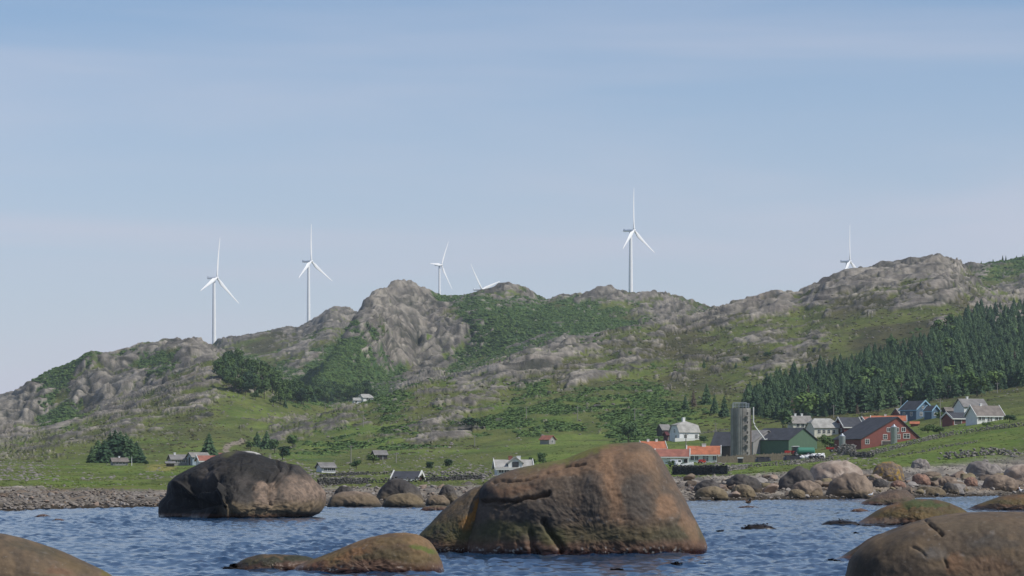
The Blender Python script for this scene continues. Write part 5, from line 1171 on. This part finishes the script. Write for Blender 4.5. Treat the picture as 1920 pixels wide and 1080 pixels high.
# ------------------------------------------------------------------ walls, fences and farm clutter
m_wall = mat('dry_stone', (.21,.195,.175), rough=.9, nscale=1.5, namt=.45, bump=(4, .6, .08)); m_dwall = mat('dark_stone', (.075,.073,.068), rough=.9, nscale=1.5, namt=.4)
m_wood = mat('weathered_planks', (.24,.20,.145), rough=.9, nscale=2, namt=.3); m_pole = mat('pole_wood', (.27,.25,.22), rough=.9); m_blk = mat('black_plastic', (.02,.02,.022), rough=.45); m_wht = mat('white_plastic', (.78,.78,.77), rough=.4)
UNIT = stone_mesh(455, 1, .25); uv = np.array([v.co for v in UNIT.vertices]); uf = [tuple(p.vertices) for p in UNIT.polygons]
def stone_wall(label, line, h, th=.8, m=None, size=.5, hv=.5, core=False, name='stone_wall', cat='stone wall', seed=1, density=1.0):
    """dry stone wall heaped stone by stone along the ground"""
    pts = []
    for (c0, r0), (c1, r1) in zip(line[:-1], line[1:]):
        a, b = at(c0, r0), at(c1, r1)
        if a is None or b is None: continue
        pts += [a.lerp(b, i / 12) for i in range(12)]
    pts.append(at(*line[-1]))
    pts = [p for p in pts if p is not None]
    o = thing(name, pts[0], label, cat); rg = random.Random(seed); V = []; Fq = []
    for a, b in zip(pts[:-1], pts[1:]):
        ln = (b - a).length
        if ln > 80: continue
        for i in range(max(1, int(ln / size * density))):
            p = a.lerp(b, rg.random()); z = 0.0
            gz = ground(p.x, p.y)
            hh_ = h * (1.05 - hv * rg.random())
            while z < hh_:
                s_ = size * rg.uniform(.55, 1.1); i0 = len(V); an = rg.uniform(0, 6.28); ca, sa_ = math.cos(an), math.sin(an)
                off = Vector((p.x + rg.uniform(-.3, .3) * th, p.y + rg.uniform(-.4, .4) * th, gz + z + s_ * .2)) - pts[0]
                for q in uv: V.append((off.x + (q[0] * ca - q[1] * sa_) * s_ * .62, off.y + (q[0] * sa_ + q[1] * ca) * s_ * .62, off.z + q[2] * s_ * .55))
                Fq += [tuple(i0 + k_ for k_ in f) for f in uf]; z += s_ * .62
    me = bpy.data.meshes.new('stones'); me.from_pydata(V, [], Fq); me.update()
    if core:
        cb = MB()
        for a, b in zip(pts[:-1], pts[1:]):
            a_, b_ = a - pts[0], b - pts[0]; za, zb_ = ground(a.x, a.y) - pts[0].z, ground(b.x, b.y) - pts[0].z
            q = [(a_.x, a_.y - .2, za - .4), (b_.x, b_.y - .2, zb_ - .4), (b_.x, b_.y - .2, zb_ + h * .93), (a_.x, a_.y - .2, za + h * .93)]; q2 = [(x, y + .4, z) for x, y, z in q]
            cb.poly(q); cb.poly(q2); cb.poly([q[3], q[2], q2[2], q2[3]])
        cb.build('core', m or m_wall, o)
    link('stones', me, m or m_wall, o, kind='stuff'); o['kind'] = 'thing'; return o
stone_wall('long dry stone wall climbing the right meadow below the red barn', [(1628,854),(1660,847),(1690,839),(1720,831),(1750,824),(1790,815),(1840,808),(1885,803),(1925,798)], .95, size=.62, seed=2)
stone_wall('low tumbled stone line in the right meadow', [(1660,858),(1700,853),(1740,846),(1770,839),(1800,834),(1830,830)], .35, size=.5, seed=3, density=.45)
stone_wall('heap of grey rubble on the green meadow at far right', [(1768,861),(1790,860),(1815,857),(1840,854),(1870,852),(1910,858)], 1.1, 2.6, size=.8, seed=4)
stone_wall('grey stone wall in front of the silo yard', [(1366,884),(1400,877),(1440,874),(1480,872),(1530,866),(1560,862)], .7, size=.55, seed=5)
stone_wall('dark stone wall running along the middle shore meadow', [(596,910),(640,908),(690,906),(740,905),(800,903),(850,901),(905,899)], .8, m=m_dwall, size=.5, seed=6, density=1.3)
stone_wall('shorter dark stone wall behind the long one near the white hut', [(600,894),(640,892),(690,890),(735,888)], .55, m=m_dwall, size=.5, seed=7)
stone_wall('rubble bank in front of the dormer house', [(790,893),(830,891),(870,892),(920,893)], .7, 3.0, size=.7, seed=8, density=.8)
stone_wall('tall black retaining wall on the shore meadow below the cottages', [(1262,890),(1300,890),(1335,890),(1364,889)], 1.3, .5, m=m_dwall, size=.42, seed=9, density=2.0, hv=.1, core=True)
stone_wall('stone wall on the slope behind the white mansard house', [(1312,814),(1335,811),(1365,806)], .6, size=.55, seed=10)
stone_wall('stone line along the top edge of the right meadow', [(1600,779),(1640,772),(1680,764),(1720,757),(1760,750),(1800,742),(1850,736),(1910,733)], .5, size=.6, seed=11, density=.6)
# plank fence round the silo yard
g0, g1 = at(1345, 868), at(1482, 861)
t = thing('plank_fence', g0, 'weathered plank fence around the silo yard', 'fence')
mb = MB(); nP = 64
for i in range(nP):
    p = g0.lerp(g1, i / nP) - g0; q = g0.lerp(g1, (i + .86) / nP) - g0; hgt = 13.0 / (F / g0.y) * random.uniform(.86, 1.05); gz = 0
    mb.box(p.x, q.x, p.y - .04 - .02 * (i % 3), p.y + .04, p.z - .6, p.z + hgt)
pl = mb.build('planks', m_wood, t); pl['kind'] = 'stuff'
for i in range(9):
    p = g0.lerp(g1, i / 8) - g0; MB().box(p.x - .12, p.x + .12, p.y - .3, p.y - .1, p.z - .6, p.z + 14.5 / (F / g0.y)).build('post', m_wood, t)
# telegraph poles
POLES = [(987,788,26,'left of two on the middle slope'),(1083,789,27,'right of two on the middle slope'),(1190,791,26,'above the dark bushy conifer'),(681,800,22,'below the valley farmhouse'),(890,838,22,'above the dormer house'),(658,868,34,'behind the white hut'),(1563,783,24,'in front of the plantation, leftmost'),(1617,770,22,'in front of the plantation, second'),(1689,763,20,'above the small red shed'),(1782,745,22,'above the navy house annex'),(1870,737,20,'at the upper right meadow edge'),(1763,798,48,'between navy house and red garage'),(1342,818,26,'right of the white mansard house'),(1286,842,30,'standing before the white mansard house balcony'),(743,868,20,'right of the dark wooden shed'),(808,815,18,'on the scrub slope left of the dark thicket'),(610,772,16,'first by the valley meadow'),(626,770,15,'second by the valley meadow')]
for c, r, h, w_ in POLES:
    g = at(c, r)
    if g is None: continue
    hm = h * g.y / F; t = thing('telegraph_pole', g, 'thin pale wooden telegraph pole ' + w_, 'pole', 'telegraph poles')
    MB().bar((0, 0, -.5), (0, 0, hm), .15, 7, .10).build('post', m_pole, t); MB().box(-.7, .7, -.05, .05, hm - .5, hm - .38).build('crossarm', m_pole, t)
    for s_ in (-.6, .6): MB().bar((s_, 0, hm - .38), (s_, 0, hm - .18), .05).build('insulator', m_galv, t)
g = at(247, 873); t = thing('flagpole', g, 'white flagpole right of the small grey cabin', 'flagpole'); hm = 15 * g.y / F
MB().bar((0, 0, -.3), (0, 0, hm), .1, 7, .05).build('mast', m_wht, t); MB().lathe([(.02, hm), (.1, hm + .08), (.02, hm + .16)], 8).build('finial', m_wht, t)
# wrapped bales: white ones heaped, black ones beside
rb = random.Random(5)
def bale(col, row, m, lab, grp, s=.62):
    g = at(col, row)
    if g is None: return
    t = thing('wrapped_bale', g + Vector((0, 0, s * .9)), lab, 'bale', grp, rz=rb.uniform(-.6, .6))
    ring = lambda x, r_: [(x, r_ * math.cos(a), r_ * math.sin(a)) for a in [2 * math.pi * k_ / 16 for k_ in range(16)]]
    MB().loft([ring(-s, s * .55), ring(-s * .92, s * .9), ring(-s * .6, s), ring(s * .6, s), ring(s * .92, s * .9), ring(s, s * .55)]).build('wrap', m, t, True)
    MB().box(-s * 1.04, -s * .98, -s * .25, s * .25, -s * .2, s * .2).build('tuck', m, t)
for i in range(22): bale(1501 + i * 2.05 + rb.uniform(-1.5, 1.5), 861 - (i % 3) * 2.0 - i * .1, m_wht, 'white plastic-wrapped bale in the heap before the green barn', 'white bales before the green barn', s=.36)
for i in range(11): bale(1503 + i * 3.9 + rb.uniform(-2, 2), 860.3 - (i % 2) * 2.4, m_blk, 'black plastic-wrapped bale among the white ones', 'black bales in the heap', s=.38)
for c in (1449, 1458): bale(c, 862, m_wht, 'white wrapped bale lying alone behind the plank fence end', 'two lone white bales', s=.45)
# black silage clamp covers
def clamp(c0, c1, row, hpx, lab):
    a, b = at(c0, row), at(c1, row); k = F / a.y; L_ = (c1 - c0) / k; h = hpx / k
    t = thing('silage_clamp', a.lerp(b, .5), lab, 'silage heap'); secs = []
    for i in range(9):
        x = -L_ / 2 + L_ * i / 8; e = .55 if i in (0, 8) else 1.0
        secs.append([(x, y * e, (z * e + .06 * math.sin(i * 2.1 + y))) for y, z in [(-2, -.4), (-1.7, h * .5), (-1.1, h * .92), (0, h), (1.1, h * .92), (1.7, h * .5), (2, -.4)]])
    MB().loft(secs).build('cover', m_blk, t, True)
    for i in range(5):
        x = -L_ / 2 + L_ * (i + .5) / 5; MB().lathe([(.22, h), (.38, h + .02), (.38, h + .14), (.22, h + .16)], 12, (x, -.3)).build('tyre', m_blk, t)
clamp(1417, 1445, 866, 8, 'black covered silage heap in front of the plank fence'); clamp(1470, 1502, 862, 7, 'low black covered silage heap left of the white bales')
# vehicles: tractor, trailer, small cars
def wheel(t, x, y, r, w_):
    o = MB().loft([[(x + r_ * math.cos(a), y + d_, r + r_ * math.sin(a)) for a in [2 * math.pi * k_ / 18 for k_ in range(18)]] for d_, r_ in [(-w_/2, r * .8), (-w_/2 * .8, r), (w_/2 * .8, r), (w_/2, r * .8)]]).build('wheel', m_blk, t, True)
    MB().loft([[(x + r_ * math.cos(a), y + d_, r + r_ * math.sin(a)) for a in [2 * math.pi * k_ / 14 for k_ in range(14)]] for d_, r_ in [(-w_/2 - .03, r * .5), (w_/2 + .03, r * .5)]]).build('rim', m_galv, o)
def car(label, col, row, m, L_=4.2, rz=0.0, van=False):
    g = at(col, row); t = thing('parked_car', g, label, 'car', None, rz=rz); h = 1.45 if not van else 2.1
    prof = [(-L_/2, .35), (-L_/2, .8), (-L_*.38, .92), (-L_*.2, h), (L_*.28, h), (L_*.42, .95), (L_/2, .85), (L_/2, .35)] if not van else [(-L_/2, .35), (-L_/2, 1.0), (-L_*.38, 1.2), (-L_*.26, h), (L_/2, h), (L_/2, .35)]
    MB().loft([[(x, y, z if z < 1 else z) for x, z in prof] for y in (-.85, .85)]).build('body', m, t)
    MB().box(-L_*.17, L_*.24, -.875, -.86, .95, h - .12).build('side_window', m_glass, t); MB().box(-L_*.17, L_*.24, .86, .875, .95, h - .12).build('side_window', m_glass, t)
    for x in (-L_*.32, L_*.32):
        for y in (-.78, .78): wheel(t, x, y, .32, .2)
    for y in (-.6, .6): MB().box(-L_/2 - .02, -L_/2 + .01, y - .15, y + .15, .6, .76).build('headlight', m_wht, t)
    return t
car('small red car half hidden in front of the bright red tiled wing', 1316, 869, mat('car_red', (.35,.03,.02), rough=.3, coat=1), 2.6, .9).scale = (.6, .6, .6)
g = at(1388, 868); t = thing('farm_bin', g, 'dark bin with white lid in front of the silo yard fence', 'bin'); MB().box(-.5, .5, -.4, .4, -.2, .95).build('body', m_blk, t); MB().box(-.62, .62, -.5, .5, .95, 1.15).build('lid', m_wht, t)
car('white van behind the brush heap left of the red barn', 1592, 842, m_wht, 2.6, .1, True); car('pale grey car beside the bush at the long cottage', 1267, 875, mat('car_silver', (.55,.57,.6), rough=.3), 2.8, 1.0)
g = at(1487, 858); m_tred = mat('tractor_red', (.36,.035,.03), rough=.4)
t = thing('tractor', g, 'red tractor with white cab roof before the green barn', 'tractor', rz=.15)
MB().box(-2.0, -.2, -.4, .4, .9, 1.6).build('bonnet', m_tred, t); MB().box(-.2, 1.2, -.7, .7, .9, 1.5).build('cab_base', m_tred, t); MB().box(-.15, 1.15, -.65, .65, 1.5, 2.5).build('cab_glass', m_glass, t); MB().box(-.3, 1.3, -.8, .8, 2.5, 2.65).build('cab_roof', m_wht, t)
for y in (-.85, .85): wheel(t, .7, y, .8, .4); wheel(t, -1.5, y * .8, .5, .3)
g = at(1511, 857); m_tg = mat('trailer_green', (.06,.22,.15), rough=.5)
t = thing('slurry_trailer', g, 'green tank trailer right of the red tractor', 'trailer', rz=.1)
ring = lambda x, r_: [(x, r_ * math.cos(a), 1.4 + r_ * math.sin(a)) for a in [2 * math.pi * k_ / 18 for k_ in range(18)]]
MB().loft([ring(-2.0, .5), ring(-1.8, .8), ring(1.8, .8), ring(2.0, .5)]).build('tank', m_tg, t, True); MB().bar((-2.0, 0, .8), (-3.2, 0, .6), .08).build('drawbar', m_rust, t)
for y in (-.8, .8): wheel(t, .4, y, .55, .35)
g = at(1558, 848); t = thing('farm_implement', g, 'small red farm implement by the bush left of the feed silo', 'implement'); MB().box(-1.2, 1.2, -.5, .5, .7, 1.2).build('hopper', m_tred, t); MB().bar((-1.2, 0, .8), (-2.4, 0, .6), .07).build('drawbar', m_rust, t)
for y in (-.7, .7): wheel(t, .2, y, .4, .25)
# brush heap and tyres left of the red barn
stone_wall('pale heap of stones and brush left of the red barn', [(1571,852),(1584,850),(1598,852)], 2.0, 3.0, size=.8, seed=12, density=2.2, name='stone_heap', cat='stone heap')
stone_wall('dark heap of old tyres and stones below the red barn', [(1598,856),(1615,857),(1632,858)], .9, 2.4, m=m_dwall, size=.7, seed=13, density=1.6, name='stone_heap', cat='stone heap')
# white slatted garden fence before the cottage
g0, g1 = at(1278, 881), at(1300, 876)
t = thing('garden_fence', g0, 'short white picket fence before the long cottage', 'fence')
for i in range(12):
    p = g0.lerp(g1, i / 11) - g0; MB().box(p.x - .08, p.x + .08, p.y - .04, p.y + .04, p.z - .3, p.z + 1.1).build('picket', m_wht, t)
d_ = g1 - g0; MB().bar((0, -.08, .8), (d_.x, d_.y - .08, d_.z + .8), .06).build('rail', m_wht, t)
# ------------------------------------------------------------------ seaweed and mussel clumps in the water
m_kelp = mat('wet_kelp', (.022,.016,.010), rough=.28, spec=.6, nscale=6, namt=.5)
def kelp(label, col, row, wpx, hpx, seed, name='seaweed_clump'):
    Y = water_depth(row); k = Y / F; rg = random.Random(seed); mb = MB(); w_, h = wpx * k, hpx * k
    t = thing(name, P(col, row, Y), label, 'seaweed'); n_ = 150
    for i in range(n_):
        x = max(-1.0, min(1.0, rg.gauss(0, .42))); top = (1 - x * x) ** .8 * h; y = rg.uniform(-.5, .5) * w_ * .45; z = top * rg.uniform(0, 1) * (1 - abs(y) / (w_ * .5)); s_ = rg.uniform(.02, .05) + h * .1
        p = Vector((x * w_ / 2, y, z)); a = rg.uniform(0, 6.28); d1 = Vector((math.cos(a), math.sin(a) * .6, rg.uniform(-.6, .3))) * s_ * 2.4; d2 = Vector((-d1.y, d1.x, rg.uniform(-.02, .06))).normalized() * s_
        mb.poly([p - d1 * .2, p + d2 + d1 * .4, p + d1, p - d2 + d1 * .4])
    mb.build('fronds', m_kelp, t)
    secs = [[(w_ * .5 * x, w_ * .3 * math.cos(a) * (1 - x * x) ** .5, h * .75 * (1 - x * x) ** .6 * math.sin(a) - .02) for a in [2 * math.pi * q / 12 for q in range(12)]] for x in (-.98, -.7, -.35, 0, .35, .7, .98)]
    MB().loft(secs).build('holdfast', m_kelp, t, True)
for i, (c, r, w_, h, lab) in enumerate([(1422,993,70,15,'dark kelp clump in the middle of the right water'),(1576,985,80,15,'dark kelp mass at the left tip of the weed-capped rock'),(1350,996,12,2,'tiny dark kelp tip left of the kelp clump'),(1560,1053,34,4,'kelp fringe at the wedge rock, lower right'),(1272,1061,44,9,'floating kelp below the huge boulder'),(1318,1060,18,3,'small floating kelp strand right of the lower kelp'),(1158,1069,22,3,'little kelp tuft at the bottom centre'),(1535,957,18,2,'thin kelp strand far right water'),(1605,1000,6,2,'speck of kelp beside the weed-capped rock'),(440,1070,50,14,'brown weed fringe on the low wet dark rock'),(1570,963,10,2,'tiny kelp speck near the flat speckled rock'),(1850,957,70,5,'black mussel and weed fringe on the right edge rock'),(1640,986,70,6,'weed fringe along the foot of the weed-capped rock')]):
    kelp(lab, c, r, w_, h, 700 + i)
# ------------------------------------------------------------------ birds
m_bb = mat('duck_brown', (.075,.05,.035), rough=.8, nscale=30, namt=.4); m_bw = mat('gull_white', (.8,.8,.78), rough=.7); m_bk = mat('bird_black', (.015,.015,.016), rough=.7); m_or = mat('bill_orange', (.6,.12,.02), rough=.5); m_lg = mat('bird_leg', (.2,.15,.08), rough=.7)
def bird(label, pos, L_, mats, wings=0.0, rz=0.0, name='seabird'):
    """standing seabird, length L_: body with neck and head as one surface, wings, bill, tail, legs"""
    t = thing(name, pos, label, 'bird', rz=rz); mb_, mw_, ml_ = mats; s = L_
    path = [(-.52, .34, .02), (-.40, .36, .10), (-.22, .36, .165), (0, .38, .19), (.18, .43, .16), (.27, .52, .10), (.31, .62, .072), (.33, .70, .075), (.37, .755, .085), (.42, .76, .065), (.46, .74, .03)]
    secs = []
    for i, (x, z, r_) in enumerate(path):
        a_ = path[max(0, i - 1)]; b_ = path[min(len(path) - 1, i + 1)]; d = Vector((b_[0] - a_[0], 0, b_[1] - a_[1])).normalized(); n_ = Vector((-d.z, 0, d.x))
        secs.append([tuple((Vector((x, 0, z)) + n_ * math.cos(q) * r_ * .95 + Vector((0, 1, 0)) * math.sin(q) * r_) * s) for q in [2 * math.pi * k_ / 12 for k_ in range(12)]])
    MB().loft(secs).build('body', mb_, t, True)
    MB().loft([[(x * s, y * w_ * s, (.735 + z * w_) * s) for y, z in ((-.03, 0), (0, .025), (.03, 0), (0, -.02))] for x, w_ in ((.44, 1.2), (.52, .9), (.58, .2))]).build('bill', ml_, t)
    MB().poly([(-.42 * s, -.07 * s, .35 * s), (-.42 * s, .07 * s, .35 * s), (-.68 * s, .06 * s, .30 * s), (-.68 * s, -.06 * s, .30 * s)]).poly([(-.42 * s, -.07 * s, .38 * s), (-.42 * s, .07 * s, .38 * s), (-.68 * s, .06 * s, .31 * s), (-.68 * s, -.06 * s, .31 * s)]).build('tail', mw_, t)
    for sg in (-1, 1):
        w_ = MB()
        if wings > 0:
            pts = [(.12, .15, .46), (-.02, .34, .46 + .20 * wings), (-.18, .62, .48 + .34 * wings), (-.40, .66, .46 + .34 * wings), (-.30, .36, .42 + .16 * wings), (-.22, .14, .42)]
        else: pts = [(.16, .165, .46), (-.05, .20, .50), (-.40, .11, .44), (-.58, .05, .36), (-.40, .14, .32), (0, .195, .32)]
        A = [(x * s, sg * y * s, z * s) for x, y, z in pts]; B = [(x, y + sg * .015 * s, z + .02 * s) for x, y, z in A]
        w_.poly(A); w_.poly(B)
        for j in range(6): w_.poly([A[j], A[(j + 1) % 6], B[(j + 1) % 6], B[j]])
        w_.build('wing', mw_, t)
        lg = MB(); lg.bar((.02 * s, sg * .07 * s, .24 * s), (.03 * s, sg * .07 * s, 0), .014 * s, 5)
        lg.poly([(0, sg * .07 * s - .05 * s, .006), (.13 * s, sg * .07 * s - .06 * s, .006), (.13 * s, sg * .07 * s + .06 * s, .006), (0, sg * .07 * s + .05 * s, .006)])
        lg.build('leg', m_lg, t)
Yb = water_depth(951.5)
bird('brown seabird stretching its wings on a tiny flat rock', P(1404, 947.5, Yb + .25), .62, (m_bb, m_bb, m_lg), 1.0, rz=math.radians(35))
bird('white gull standing at the foot of the large rounded brown boulder', P(1633, 931, water_depth(936)), .55, (m_bw, m_bw, m_or), 0, rz=math.radians(10), name='gull')
bird('black and white seabird on the rock at the right edge', P(1916, 926.5, water_depth(957) + 2.2), .55, (m_bw, m_bk, m_or), 0, rz=math.radians(200))
# ------------------------------------------------------------------ haze: one even box of air
HAZE_D = 0.00005
bm = bmesh.new(); bmesh.ops.create_cube(bm, size=1.0)
me = bpy.data.meshes.new('haze'); bm.to_mesh(me); bm.free()
hz = link('haze', me, None, kind='stuff')
hz.scale = (9000, 5600, 420); hz.location = (0, 2700, 420 / 2 - 65 - 20)
mh = bpy.data.materials.new('haze_air'); mh.use_nodes = True
mh.node_tree.nodes.clear()
vo = N(mh.node_tree, 'ShaderNodeVolumePrincipled'); vo.inputs['Color'].default_value = (0.78, 0.88, 1.0, 1); vo.inputs['Density'].default_value = HAZE_D
vo.inputs['Anisotropy'].default_value = 0.2
oo = N(mh.node_tree, 'ShaderNodeOutputMaterial'); mh.node_tree.links.new(vo.outputs[0], oo.inputs['Volume'])
me.materials.append(mh)
